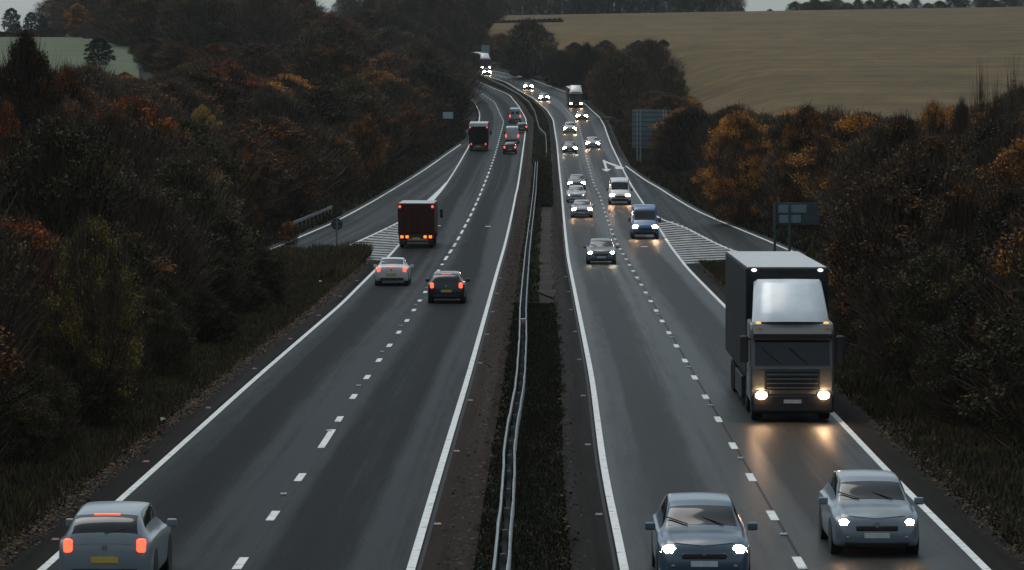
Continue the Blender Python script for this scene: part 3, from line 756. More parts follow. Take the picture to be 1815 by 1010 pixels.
def tree_px(kind, px, ytop, d, wpx, label, cat="tree", group=None, variant=None):
    x, y, zt = at(px, ytop, d); h = zt - float(H(x, y))
    return tree(kind, x, y, max(h, 1.2), wpx / FPX * d, label, cat, group, variant)

# trees and bushes that stand out in the photograph
tree_px('brown', 45, 72, 190, 135, "tall brown tree with thin upright twigs in front of the pale pasture", variant=0)
tree_px('rust', 118, 132, 225, 120, "rust red tree just below the pale pasture")
tree_px('rust', 10, 200, 150, 110, "rust orange tree cut by the photo's left edge")
tree_px('green', 20, 15, 960, 32, "round dark tree on the skyline, leftmost of the lone ones", variant=0)
tree_px('green', 55, 22, 960, 27, "dark tree on the skyline with a lower one touching it", variant=0)
tree_px('green', 75, 27, 966, 17, "small low tree on the skyline beside the middle one", variant=0)
tree_px('green', 175, 68, 545, 58, "broad dark evergreen bush standing on the pale pasture", variant=0)
tree_px('orange', 137, 8, 800, 48, "orange brown tree at the edge of the hill wood under the open sky")
tree_px('bare', 160, 38, 780, 42, "bare grey brown round tree above the evergreen bush")
tree_px('brown', 176, 0, 830, 48, "tall brown tree with an orange top beside the open sky")
tree_px('yellow', 357, 193, 330, 84, "bright yellow bush top in the middle of the dark wood", "bush")
tree_px('orange', 448, 152, 520, 60, "small orange tree above and behind the yellow bush")
tree_px('orange', 528, 112, 560, 48, "small amber topped tree midway up the wooded hill")
tree_px('rust', 420, 86, 640, 100, "wide dull red tree high in the wooded hill")
tree_px('rust', 645, 112, 560, 48, "rust tree near the wood's road side edge, highest on that edge")
tree_px('orange', 645, 205, 372, 74, "tall orange brown tree at the verge before the slip road")
tree_px('orange', 430, 268, 250, 84, "loose orange sapling with bright upright sprigs in front of the yellow bush")
tree_px('orange', 372, 300, 205, 100, "dim orange leaved sapling in the dark lower wood")
tree_px('gold', 160, 400, 108, 200, "yellow olive bush low in the dark wood", "bush")
tree_px('orange', 512, 392, 262, 36, "small orange bush at the near end of the slip road's outer line", "bush")
tree_px('orange', 1195, 226, 440, 96, "round orange bush in front of the large sign's corner", "bush", variant=0)
tree_px('orange', 1222, 172, 560, 56, "orange topped tree behind the large sign")
tree_px('orange', 1310, 198, 300, 128, "amber tree with bright leaves on its roadward side, first past the large sign")
tree_px('orange', 1432, 196, 282, 112, "golden orange tree behind the low teal sign")
tree_px('orange', 1655, 190, 265, 100, "orange topped tree with a bright crest against the field")
tree_px('orange', 1525, 440, 150, 70, "dim amber bush beside the truck's cab", "bush")
tree_px('olive', 938, 38, 850, 108, "big round dark tree at the far bend against the field", variant=1)
tree_px('brown', 890, 62, 930, 62, "dark bushy tree left of the big round one at the far bend")
tree_px('olive', 992, 92, 800, 60, "low dark tree right of the big round one at the far bend")
tree_px('bare', 1040, 78, 720, 52, "upright grey brown tree between the two big dark trees")
tree_px('olive', 1100, 96, 640, 116, "broad dark tree at the bend behind the oncoming truck", variant=2)
tree_px('bare', 1152, 72, 650, 108, "broad bare twigged tree against the field above the large sign")
tree_px('rust', 1062, 112, 690, 44, "small rusty tree beside the broad dark tree at the bend")
tree_px('olive', 1188, 118, 610, 60, "dark tree on the field side of the broad one at the bend")
for px, yt, d, wp, k in ((1738, 148, 205, 62, 'spindly'), (1796, 138, 190, 74, 'spindly'), (1765, 172, 215, 60, 'spindly'), (1705, 182, 235, 60, 'bare')):
    tree_px(k, px, yt, d, wp, {1738: "tall bare tree with spindly upright stems against the field", 1796: "tall bare tree with upright stems at the photo's right edge",
            1765: "shorter bare tree between the two tall spindly ones", 1705: "bare twiggy tree just right of the orange crested one"}[px], variant={1738: 1, 1796: 2, 1765: 0, 1705: 1}[px])

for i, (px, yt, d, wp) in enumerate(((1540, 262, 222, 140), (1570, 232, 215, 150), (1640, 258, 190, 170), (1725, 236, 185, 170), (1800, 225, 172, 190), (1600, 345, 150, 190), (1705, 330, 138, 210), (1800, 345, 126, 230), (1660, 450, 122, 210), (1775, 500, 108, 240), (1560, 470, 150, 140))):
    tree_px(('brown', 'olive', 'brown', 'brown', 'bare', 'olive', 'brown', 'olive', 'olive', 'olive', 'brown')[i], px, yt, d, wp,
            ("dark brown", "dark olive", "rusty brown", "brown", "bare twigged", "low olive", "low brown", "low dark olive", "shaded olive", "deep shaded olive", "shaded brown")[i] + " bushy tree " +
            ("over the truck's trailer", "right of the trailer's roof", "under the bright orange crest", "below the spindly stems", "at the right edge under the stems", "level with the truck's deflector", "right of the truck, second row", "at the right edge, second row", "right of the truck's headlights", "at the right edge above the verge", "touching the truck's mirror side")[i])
for i, (px, yt, d, wp) in enumerate(((652, 2, 900, 62), (690, -12, 960, 74), (728, -6, 930, 66), (765, -16, 980, 78), (800, -8, 950, 66), (838, -14, 1010, 70), (668, 30, 860, 60), (745, 24, 880, 66), (812, 30, 905, 58), (845, 40, 930, 48), (706, 38, 830, 62), (778, 50, 850, 60), (872, -18, 1180, 52))):
    tree_px(('olive', 'brown', 'olive', 'olive', 'brown', 'olive', 'brown', 'olive', 'olive', 'brown', 'bare', 'brown', 'olive')[i], px, yt, d, wp,
            "tall dark tree of the wood over the far bend, " + ("at the skyline gap", "second from the skyline gap", "third from the skyline gap", "fourth from the skyline gap", "fifth from the skyline gap", "next to the field's end", "lower row, at the gap", "lower row, middle", "lower row, towards the field", "lower row, at the field's end", "third row, left", "third row, right", "farthest")[i])
# the woods: many trees at natural spacing
YL_X = np.array([-400, 0, 200, 225, 300, 420, 540, 575, 600, 630, 640, 720, 780, 860, 2000])
def ycap_left(px, y):
    if px < 212 and y < 820: return 128 + 20 * math.sin(px * .07)
    if px < 118: return 40
    if 555 < px < 638 and y > 500: return 24
    if y < 330: return 175 + 30 * math.sin(px * .021)
    if y < 480: return 120 + 20 * math.sin(px * .03)
    if y < 650: return 75
    return -30
def ycap_right(px, y):
    return float(np.interp(px, [1000, 1090, 1205, 1240, 1290, 1350, 1500, 1600, 1640, 1700, 1760, 1815, 2200], [118, 112, 140, 196, 192, 206, 205, 212, 206, 192, 175, 170, 160])) + 8 * math.sin(px * .11)
PH_KIND = {'bare': "bare twigged", 'brown': "dull brown", 'rust': "rusty red", 'orange': "orange brown", 'olive': "dark olive"}
def where_left(px, y):
    a = "at the verge edge of" if y < 220 else "low in" if y < 360 else "midway up" if y < 560 else "high in" if y < 800 else "on the crest of"
    b = ["near the photo's left edge", "below the pale pasture", "under the orange hill trees", "around the yellow bush's column", "left of the skyline gap", "under the skyline gap", "near the lanes going away", "by the far bend"][int(min(max(px, 0), 859) / 107.5)]
    return a + " the wood, " + b
def where_right(px, y):
    a = "by the near lanes" if y < 170 else "behind the big truck" if y < 250 else "beyond the off-slip" if y < 380 else "around the large sign"
    b = ["by the bend", "behind the large sign", "above the off-slip", "over the truck's roof", "under the orange crested tree", "at the right edge"][int(min(max(px - 1000, 0), 814) / 136)]
    return a + ", in the roadside belt " + b
def scatter(n_try, gen, spacing, cap, kinds, hrange, group, wherefn, limit, ok, wmul=(0.7, 1.0)):
    cnt = 0
    for _ in range(n_try):
        if cnt >= limit: break
        x, y = gen(); px, py = px_of(x, y, float(H(x, y)))
        if not ok(x, y, px): continue
        r = spacing(y)
        if any((x - a) ** 2 + (y - b) ** 2 < (0.62 * r + 0.5 * c) ** 2 for a, b, c in placed): continue
        c = cap(px, y); zcap = at(px, c, y)[2] - float(H(x, y))
        h = min(rnd.uniform(*hrange), zcap * rnd.uniform(.88, 1.0))
        if h < 1.2: continue
        k = rnd.choices(*zip(*kinds))[0]
        tree(k, x, y, h, min(1.3 * h, r * rnd.uniform(1.25, 1.6)), f"{PH_KIND[k]} tree {wherefn(px, y)}", "tree", f"{PH_KIND[k]} trees {wherefn(px, y)}")
        cnt += 1
    return cnt
def gl(y0, y1, pw):
    def g():
        y = y0 + (y1 - y0) * rnd.random() ** pw; e = float(EDL(y)); far = -0.1375 * y * 1.06 - 4
        return (far + (e - 2.5 - far) * rnd.random() ** .8 if far < e - 6 else e - 4 - 4 * rnd.random()), y
    return g
def okl(x, y, px):
    e = float(EDL(y)); mar = 5.6 if y < 215 else 4.6 if y < 520 else 3.6
    if x > e - mar: return False
    if px < 205 and 395 < y < 800 + 300 * (px < 118): return False
    if 1000 > y > 820 and px < 118: return False
    if 140 < y < 262 and px < 720 and px + 1.1 * (3.4 + y * .007) / y * FPX > 520: return False
    return px < 900
n1 = scatter(900, gl(72, 240, 1.0), lambda y: 3.4 + y * .007, ycap_left, [('bare', 3), ('brown', 2.5), ('olive', 6), ('rust', .6)], (4.5, 9), "l", where_left, 60, okl)
n2 = scatter(1600, gl(240, 480, 1.0), lambda y: 4.0 + y * .008, ycap_left, [('bare', 4), ('brown', 4), ('olive', 3), ('rust', 1.6), ('orange', 1.1)], (6, 10), "l", where_left, 75, okl)
n3 = scatter(2200, gl(480, 760, 1.0), lambda y: 3.5 + y * .010, ycap_left, [('bare', 3), ('brown', 6), ('olive', 2.5), ('rust', 1.2), ('orange', .1)], (7, 12), "l", where_left, 80, okl)
n4 = scatter(2200, gl(760, 1130, 1.0), lambda y: 4 + y * .008, ycap_left, [('bare', 5), ('brown', 6), ('olive', 4)], (9, 14), "l", where_left, 75, okl)
def gr(y0, y1, wdt):
    def g():
        y = y0 + (y1 - y0) * rnd.random(); e = float(EDR(y)); return e + 3 + wdt * rnd.random(), y
    return g
def okr(x, y, px):
    if x < float(EDR(y)) + (4.2 if y < 230 else 4.6): return False
    if 1085 < px < 1212 and y < 470: return False
    if px > 1320 and y < 250 and px - .85 * (3.6 + y * .006) / y * FPX < 1436: return False
    if y > 500 and px > 1192: return False
    return px < 1990
n5 = scatter(900, gr(78, 240, 16), lambda y: 3.6 + y * .006, lambda px, y: ycap_right(px, y) + (35 if y < 200 else 0), [('bare', 1.5), ('brown', 5), ('olive', 6), ('orange', .25)], (4, 9), "r", where_right, 60, okr)
n6 = scatter(900, gr(240, 460, 22), lambda y: 4.2 + y * .006, ycap_right, [('bare', 1), ('brown', 4), ('olive', 3), ('orange', 4)], (6, 10), "r", where_right, 60, okr)
n7 = scatter(600, gr(470, 900, 24), lambda y: 4.5 + y * .006, lambda px, y: ycap_right(px, y) - 0 if y < 700 else 70, [('bare', 3), ('brown', 5), ('olive', 3)], (4, 8), "r", where_right, 30, okr)
def okv(x, y, px): return not (1300 < px < 1500 and y > 130)
def gvl():
    y = 66 + 115 * rnd.random(); return float(L1(y)) - 3.6 - 4.5 * rnd.random(), y
def gvr():
    y = 66 + 150 * rnd.random(); return float(L4(y)) + 3.8 + 5.0 * rnd.random(), y
PH_KIND_B = dict(PH_KIND)
keep = placed; placed = []
n8 = scatter(260, gvl, lambda y: 1.9, lambda px, y: 0, [('olive', 6), ('brown', 3), ('bare', 2)], (1.3, 3.2), "l", lambda px, y: "low in the verge scrub of the outbound lanes, " + ("at the photo's corner" if y < 95 else "before the dark wood" if y < 150 else "towards the round sign"), 55, okv)
n9 = scatter(260, gvr, lambda y: 1.9, lambda px, y: 0, [('olive', 6), ('brown', 3), ('bare', 2)], (1.3, 3.2), "r", lambda px, y: "low in the verge scrub of the oncoming lanes, " + ("at the photo's corner" if y < 90 else "beside the big lorry" if y < 140 else "behind the big lorry"), 55, okv)
placed = keep + placed
# tree line on the crest of the field
xs = -60.0
while xs < 215:
    px = xs / 1335 * FPX + PW / 2
    if px < 1298: k, h, wd, st = rnd.choice(['brown', 'olive', 'bare']), rnd.uniform(8, 12), rnd.uniform(7.5, 10), 4.0
    elif px < 1384: k, h, wd, st = 'olive', rnd.uniform(2.0, 3.4), 3.0, 8.5
    else: k, h, wd, st = rnd.choice(['olive', 'olive', 'bare']), rnd.uniform(3.6, 7.0), rnd.uniform(4.5, 7.5), 4.0
    lab = f"{PH_KIND[k]} tree in the dark wood on the field's crest" if px < 1298 else "small lone bush in the sky gap on the field's crest" if px < 1384 else f"{PH_KIND[k]} tree in the thinner hedgerow on the field's crest, right of the sky gap"
    yy = 1326 + rnd.uniform(0, 14)
    tree(k, xs, yy, h, wd, lab, "tree" if st < 8 else "bush", lab.replace("tree", "trees", 1)); xs += st * rnd.uniform(.8, 1.25)
for i in range(15):
    px = 866 + i * 9; d = 1120; tree_px('olive', px, 37 - i * .35, d, 16, "low hedge bush on the field's upper edge beyond the big round tree", "bush", "hedge bushes on the field's upper edge")
# hedge across the upper edge of the left pasture
for i in range(12):
    px = -10 + i * 11; tree_px('olive', px, 52 - 0.02 * px + rnd.uniform(-2, 2) + (6 - i * .8 if i < 7 else 0), 806, 17, "low dark hedge bush between pasture and brown field", "bush", "hedge bushes between pasture and brown field")
print("TREES", n1, n2, n3, n4, n5, n6, n7, len(placed))

# ------------------------------------------------------------------ vehicles
M['glass'] = mat("car_glass", (0.012, 0.015, 0.017), 0.07, var=0.05, spec=0.4)
M['tyre'] = mat("tyre", (0.014, 0.014, 0.014), 0.85, spec=0.2)
M['rim'] = mat("alloy_rim", (0.25, 0.25, 0.26), 0.35, 0.7)
M['black'] = mat("black_trim", (0.016, 0.016, 0.017), 0.6)
M['chrome'] = mat("lamp_bezel", (0.35, 0.35, 0.36), 0.25, 0.8)
M['plate_y'] = mat("rear_plate", (0.62, 0.42, 0.06), 0.5)
M['plate_w'] = mat("front_plate", (0.6, 0.6, 0.58), 0.5)
def lampmat(name, c, s, base=(0.8, 0.8, 0.8)):
    return mat(name, base, 0.2, var=0.0, emit=c, estr=s)
M['head'] = lampmat("headlamp_warm", (1.0, 0.60, 0.32), 200)
M['headw'] = lampmat("headlamp_cool", (1.0, 0.86, 0.60), 170)
M['drl'] = lampmat("daytime_lamp", (1.0, 0.92, 0.75), 7)
M['tail'] = lampmat("tail_lamp", (1.0, 0.10, 0.045), 3.0, (0.5, 0.02, 0.02))
M['tailhot'] = lampmat("lorry_tail_lamp", (1.0, 0.14, 0.02), 4.0, (0.5, 0.04, 0.02))
M['marker'] = lampmat("marker_lamp_red", (1.0, 0.12, 0.05), 1.6, (0.5, 0.03, 0.02))
M['markw'] = lampmat("marker_lamp_white", (1.0, 0.97, 0.9), 2.0)
M['marko'] = lampmat("marker_lamp_orange", (1.0, 0.38, 0.10), 2.0, (0.6, 0.2, 0.05))
_paints = {}
def paint(c, rough=0.32):
    if c not in _paints: _paints[c] = mat("car_paint", c, rough, var=0.10, vscale=2.2, coat=0.5)
    return _paints[c]

# rows: y, z bottom, z shoulder, z top, half width bottom, half width shoulder, half width top
HATCH = [(-2.12, .40, .66, .78, .66, .76, .62), (-2.09, .26, .84, .98, .78, .85, .68), (-2.0, .22, .93, 1.14, .82, .88, .64), (-1.72, .20, .96, 1.36, .84, .90, .61),
         (-1.35, .19, .96, 1.45, .84, .90, .61), (-.5, .18, .95, 1.49, .84, .90, .62), (.2, .18, .93, 1.47, .84, .90, .62), (.55, .18, .92, 1.36, .84, .90, .63),
         (1.05, .18, .92, 1.05, .84, .90, .70), (1.2, .18, .89, .99, .84, .90, .70), (1.7, .18, .83, .92, .83, .89, .68), (1.98, .19, .74, .83, .79, .85, .64),
         (2.1, .22, .62, .70, .72, .79, .58), (2.15, .30, .48, .54, .64, .70, .52)]
SALOON = [(-2.3, .40, .68, .80, .66, .74, .60), (-2.27, .26, .86, .98, .76, .84, .70), (-2.1, .22, .93, 1.04, .82, .88, .70), (-1.62, .20, .95, 1.09, .84, .90, .66),
          (-1.45, .19, .95, 1.14, .84, .90, .62), (-.85, .18, .95, 1.38, .84, .90, .60), (-.3, .18, .94, 1.43, .84, .90, .61), (.2, .18, .93, 1.41, .84, .90, .61), (.5, .18, .92, 1.32, .84, .90, .62),
          (1.05, .18, .91, 1.03, .84, .90, .70), (1.25, .18, .87, .97, .84, .90, .70), (1.8, .18, .81, .90, .83, .89, .68), (2.1, .19, .72, .81, .79, .85, .64),
          (2.23, .22, .60, .68, .72, .79, .58), (2.28, .30, .48, .54, .64, .70, .52)]
def tall(rows, k, w=1.0, hood=1.0):
    return [(y, zb * 1.15, zs * (1 + (k - 1) * .8), zt * k, a * w, b * w, c * w * 1.05) for y, zb, zs, zt, a, b, c in rows]
SUV = tall(HATCH, 1.15, 1.03)
VAN = [(-2.62, .40, 1.0, 1.9, .82, .93, .72), (-2.58, .34, 1.1, 2.2, .88, .98, .80), (-2.4, .30, 1.15, 2.32, .90, 1.0, .82), (-1.0, .28, 1.2, 2.38, .90, 1.0, .82), (.3, .28, 1.2, 2.36, .90, 1.0, .82),
       (.85, .28, 1.2, 2.22, .90, 1.0, .80), (1.15, .28, 1.18, 1.95, .90, .99, .80), (1.72, .28, 1.12, 1.32, .88, .97, .80), (1.95, .30, 1.06, 1.20, .86, .95, .78), (2.35, .32, .95, 1.05, .82, .91, .72),
       (2.55, .38, .78, .84, .74, .83, .64), (2.6, .46, .64, .68, .64, .72, .56)]
TT = np.linspace(0, 1, 27)
def section(row, t):
    """Rounded half section of the bodywork, t = 0 underneath, 1 at the top centre."""
    zb, zs, zt, wb, ws, wt = row
    g_ = max(0.0, zt - zs); kk = min(1.0, g_ * 4)
    cp = np.array([(0, zb), (wb * .96, zb), (ws * .985, zb + .04), (ws, zb * .55 + zs * .45), (ws * .995, zs - .03), (ws * .965, zs + .012), (ws * .90, zs + .03 * kk),
                   (wt * 1.05 + (ws - wt) * .1 * (1 - kk), zt - .05 * kk), (wt * .93, zt - .006), (wt * .5, zt + .012), (0, zt + .018)])
    n = len(cp); u = np.asarray(t) * (n - 2)
    i = np.clip(u.astype(int), 0, n - 3); f = u - i
    def kn(j): return cp[j]
    # quadratic B-spline with clamped ends
    a = np.where((i == 0)[..., None], cp[0], (cp[i] + cp[i + 1]) / 2); b = cp[i + 1]
    c = np.where((i == n - 3)[..., None], cp[n - 1], (cp[i + 1] + cp[i + 2]) / 2)
    f = f[..., None]
    return a * (1 - f) ** 2 + 2 * b * f * (1 - f) + c * f * f
class Shell:
    def __init__(s, rows):
        A = np.array(rows, float); s.y = A[:, 0]; s.p = A[:, 1:]
    def rows_at(s, y): return np.stack([pchip(s.y, s.p[:, k], y) for k in range(6)], -1)
    def pt(s, y, t, out=0.0):
        y = np.asarray(y, float); t = np.asarray(t, float)
        def ev(y, t):
            r = s.rows_at(y); o = np.empty(y.shape + (2,))
            for i in np.ndindex(y.shape): o[i] = section(r[i], np.array([t[i]]))[0]
            return np.stack([o[..., 0], y, o[..., 1]], -1)
        p = ev(y, t)
        if out:
            e = 1e-3
            py = ev(np.clip(y + e, s.y[0], s.y[-1]), t) - ev(np.clip(y - e, s.y[0], s.y[-1]), t); ptt = ev(y, np.clip(t + e, 0, 1)) - ev(y, np.clip(t - e, 0, 1))
            nn = np.cross(py, ptt); nn /= np.linalg.norm(nn, axis=-1, keepdims=True) + 1e-12
            p = p + nn * out * np.where(nn[..., :1] * p[..., :1] + (nn[..., 2:] * (p[..., 2:] - .5)) < 0, -1, 1)
        return p
    def body(s, name, m, parent, ny=44):
        ys = np.unique(np.concatenate([s.y, np.linspace(s.y[0], s.y[-1], ny)])); rr = s.rows_at(ys); V = []
        for r, y in zip(rr, ys):
            q = section(r, TT); half = np.stack([q[:, 0], np.full(len(q), y), q[:, 1]], 1)
            mir = half[1:-1][::-1] * np.array([-1, 1, 1]); V.append(np.concatenate([half, mir]))
        k = len(V[0]); V = np.concatenate(V); n = len(ys)
        i = np.arange(n - 1)[:, None] * k + np.arange(k)[None]; j = np.arange(n - 1)[:, None] * k + (np.arange(k) + 1) % k
        F = np.stack([i, i + k, j + k, j], -1).reshape(-1, 4)
        bm = bmesh.new(); vs = [bm.verts.new(v) for v in V]
        for f in F: bm.faces.new([vs[a] for a in f])
        bm.faces.new(vs[:k]); bm.faces.new(vs[(n - 1) * k:])
        return obj(name, bm, m, parent, smooth=True)
    def patch(s, name, m, parent, y0, y1, t0, t1, side=0, out=0.006, ny=10, nt=8):
        """A panel lying on the bodywork; y0, y1 may be (value at t0, value at t1). side 0 spans the top from one side to the other."""
        a0, a1 = y0 if isinstance(y0, tuple) else (y0, y0); b0, b1 = y1 if isinstance(y1, tuple) else (y1, y1)
        g = np.linspace(0, 1, nt)[None, :]; h = np.linspace(0, 1, ny)[:, None]
        t = t0 + (t1 - t0) * g + 0 * h; lo = a0 + (a1 - a0) * g; hi = b0 + (b1 - b0) * g
        Y = lo + (hi - lo) * h; p = s.pt(Y, t, out)
        if side == 0:
            mir = p[:, ::-1][:, 1:] * np.array([-1, 1, 1]); p = np.concatenate([p, mir], 1)
        elif side < 0: p = p * np.array([-1, 1, 1])
        bm = bmesh.new(); r, c = p.shape[:2]; vs = [[bm.verts.new(p[i, j]) for j in range(c)] for i in range(r)]
        for i in range(r - 1):
            for j in range(c - 1): bm.faces.new((vs[i][j], vs[i + 1][j], vs[i + 1][j + 1], vs[i][j + 1]))
        return obj(name, bm, m, parent, smooth=True)
_wm = {}
def wheel(parent, x, y, r=0.32, wd=0.21):
    key = (r, wd)
    if key not in _wm:
        bm = bmesh.new(); prof = [(-.5, .62), (-.5, .92), (-.36, 1.0), (.36, 1.0), (.5, .92), (.5, .62)]; n = 24; ring = []
        for i in range(n):
            a = 2 * math.pi * i / n; ring.append([bm.verts.new((u * wd, v * r * math.cos(a), v * r * math.sin(a))) for u, v in prof])
        for i in range(n):
            for j in range(len(prof)): bm.faces.new((ring[i][j], ring[(i + 1) % n][j], ring[(i + 1) % n][(j + 1) % 6], ring[i][(j + 1) % 6]))
        a = obj("wheel", bm, M['tyre'], parent, True)
        bm = bmesh.new(); cyl(bm, (-wd * .42, 0, 0), (wd * .42, 0, 0), r * .63, n=20)
        for k in range(5):
            t = k * 2 * math.pi / 5; box(bm, (0, math.cos(t) * r * .33, math.sin(t) * r * .33), (wd * .92, r * .16, r * .5), rot=Matrix.Rotation(t - math.pi / 2, 4, 'X') if False else None)
        b = obj("rim", bm, M['rim'], a); _wm[key] = (a.data, b.data)
    else:
        a = link(bpy.data.objects.new("wheel", _wm[key][0]), parent); b = link(bpy.data.objects.new("rim", _wm[key][1]), a)
    a.location = (x, y, r)
def lens(name, c, s, m, parent, bez=True):
    bm = bmesh.new(); ball(bm, c, s, 10, 6); o = obj(name, bm, m, parent, True)
    return o
def heading(y):
    return math.atan((float(MED(y + 4)) - float(MED(y - 4))) / 8), math.atan((float(zr(y + 6)) - float(zr(y - 6))) / 12)
def place(name, px, py, away, label, cat, zo=0.0):
    """Stands a vehicle on the road at the spot the photograph shows; away = drives away from the camera."""
    x, y, z = P(px, py); hd, gr_ = heading(y)
    r = empty(name, (x, y, z + 0.004), -hd + (0 if away else math.pi), gr_ if away else -gr_)
    return tag(r, label, cat)
def car(px, py, away, rows, col, label, name="car", cat="car", lamps='head', ls=1.0, tails='tail', detail=True, lampx=None, rough=0.32, roofcol=None, glassrear=True, plate=True):
    r = place(name, px, py, away, label, cat); s = Shell(rows); pm = paint(col, rough); van = rows is VAN or rows[0][3] > 1.6
    ls *= 1 + max(0.0, r.location.y - 150) / 550.0 if not away else 0.8
    yr, yf = rows[0][0], rows[-1][0]; ws = max(q[5] for q in rows)
    s.body("body", pm, r, 44 if detail else 24)
    
    if van:
        s.patch("windscreen", M['glass'], r, 1.08, 1.68, .805, 1.0)
        for sd_ in (-1, 1): s.patch("side_window", M['glass'], r, .35, (1.40, 1.02), .665, .775, sd_)
        if glassrear:
            for sd_ in (-1, 1):
                bm = bmesh.new(); box(bm, (sd_ * .38, yr + .02, 1.62), (.56, .08, .5), .03, Matrix.Rotation(R(-4), 4, 'X')); obj("rear_window", bm, M['glass'], r)
        bm = bmesh.new(); box(bm, (0, yr - .02, .48), (1.7, .14, .16), .03); obj("rear_bumper", bm, M['black'], r)
        bm = bmesh.new(); box(bm, (0, yf - .02, .46), (1.55, .12, .22), .04); obj("bumper", bm, M['black'], r)
        bm = bmesh.new(); box(bm, (0, yf + .012, .74), (.95, .1, .16), .03); obj("grille", bm, M['black'], r)
        lx, lz, rz, rx, ly, ry = .70, .86, 1.05, .86, yf - .16, yr + .02
    else:
        sal = rows is SALOON; k = rows[5][3] / 1.48 if not sal else 1
        s.patch("windscreen", M['glass'], r, .50, 1.03, .80, 1.0, ny=14)
        if sal: s.patch("rear_window", M['glass'], r, -1.52, -.88, .80, 1.0)
        else: s.patch("rear_window", M['glass'], r, -2.03, -1.60, .80, 1.0)
        yb = -1.25 if sal else -1.55
        for sd_ in (-1, 1):
            s.patch("side_window", M['glass'], r, .02, (.90, .50), .665, .775, sd_)
            s.patch("side_window", M['glass'], r, (yb - .1, yb + .28), -.06, .665, .775, sd_)
        bm = bmesh.new(); box(bm, (0, yf - .03, .585), (.86, .1, .12), .03); obj("grille", bm, M['black'], r)
        bm = bmesh.new(); box(bm, (0, yf - .075, .30), (1.34, .14, .15), .04); obj("bumper", bm, M['black'], r)
        if detail and not away:
            s.patch("bonnet", pm, r, 1.10, (1.98, 2.06) if not sal else (2.1, 2.18), .83, 1.0, 0, .010)
            for q in (-.42, .28):
                bm = bmesh.new(); a_ = s.pt(np.array([1.04, .82]), np.array([1., 1.]), .02); cyl(bm, (q, a_[0, 1], a_[0, 2]), (q + .42, a_[1, 1], a_[1, 2] - .02), .014, n=5); obj("wiper", bm, M['black'], r)
            bm = bmesh.new(); cyl(bm, (0, yf + .0, .66), (0, yf + .03, .66), .055, n=16); obj("badge", bm, M['chrome'], r)
            for sd_ in (-1, 1): lens("fog_lamp", (sd_ * .60, yf - .04, .40), (.08, .05, .05), M['chrome'], r)
        if detail and away:
            bm = bmesh.new(); box(bm, (0, yr + .50 if not sal else yr + .06, rows[3][3] + .05 if not sal else 1.0), (.5, .1, .04), .01); obj("brake_lamp", bm, M['marker'], r)
            bm = bmesh.new(); cyl(bm, (0, yr + .02, .84), (0, yr - .02, .84), .05, n=16); obj("badge", bm, M['chrome'], r)
            if not sal:
                s.patch("tailgate", pm, r, -2.105, -2.04, .80, 1.0, 0, .01)
                bm = bmesh.new(); cyl(bm, (0, yr + .06, 1.10), (.38, yr + .14, 1.18), .014, n=5); obj("rear_wiper", bm, M['black'], r)
        bm = bmesh.new(); box(bm, (0, yr + .02, .36), (1.25, .12, .14), .03); obj("rear_bumper", bm, M['black'], r)
        lx, lz, rz, rx, ly, ry = .63 * ws / .91, .655 * (1 + (k - 1) * .8), .86 * k, .70 * ws / .91, yf - .17, yr + .06
    if roofcol:
        s.patch("roof", paint(roofcol), r, -1.4 if not van else -2.3, .3, .70, 1.0, 0, .02)
    for sd_ in (-1, 1):
        o = lens("headlight", (sd_ * lx, ly, lz), (.19 * ls, .13, .12 * ls), M[lamps], r)
        bm = bmesh.new(); box(bm, (sd_ * rx, ry - .01, rz), (.19, .13, .27 if not van else .40), .05); obj("taillight", bm, M[tails], r, True)
        bm = bmesh.new(); box(bm, (sd_ * (ws + .1), .72 if not van else 1.15, 1.0 * (rows[5][3] / 1.48 if not van else 1.35)), (.2, .1, .15 if not van else .28), .03); obj("mirror", bm, pm if not van else M['black'], r)
        for yy in (yf - .82, yr + .78): wheel(r, sd_ * (ws - .13), yy, .33 if not van else .35)
        for yy in (yf - .82, yr + .78):
            bm = bmesh.new(); cyl(bm, (sd_ * (ws - .2), yy, .34), (sd_ * (ws + .004), yy, .34), .40, n=22); obj("wheel_arch", bm, M['black'], r)
    if plate:
        if away:
            bm = bmesh.new(); box(bm, (0, yr - .012 if van else yr - .005, .60), (.52, .03, .12), .004); obj("number_plate", bm, M['plate_y'], r)
        else:
            bm = bmesh.new(); box(bm, (0, yf + .005, .44), (.52, .03, .11), .004); obj("number_plate", bm, M['plate_w'], r)
    return r
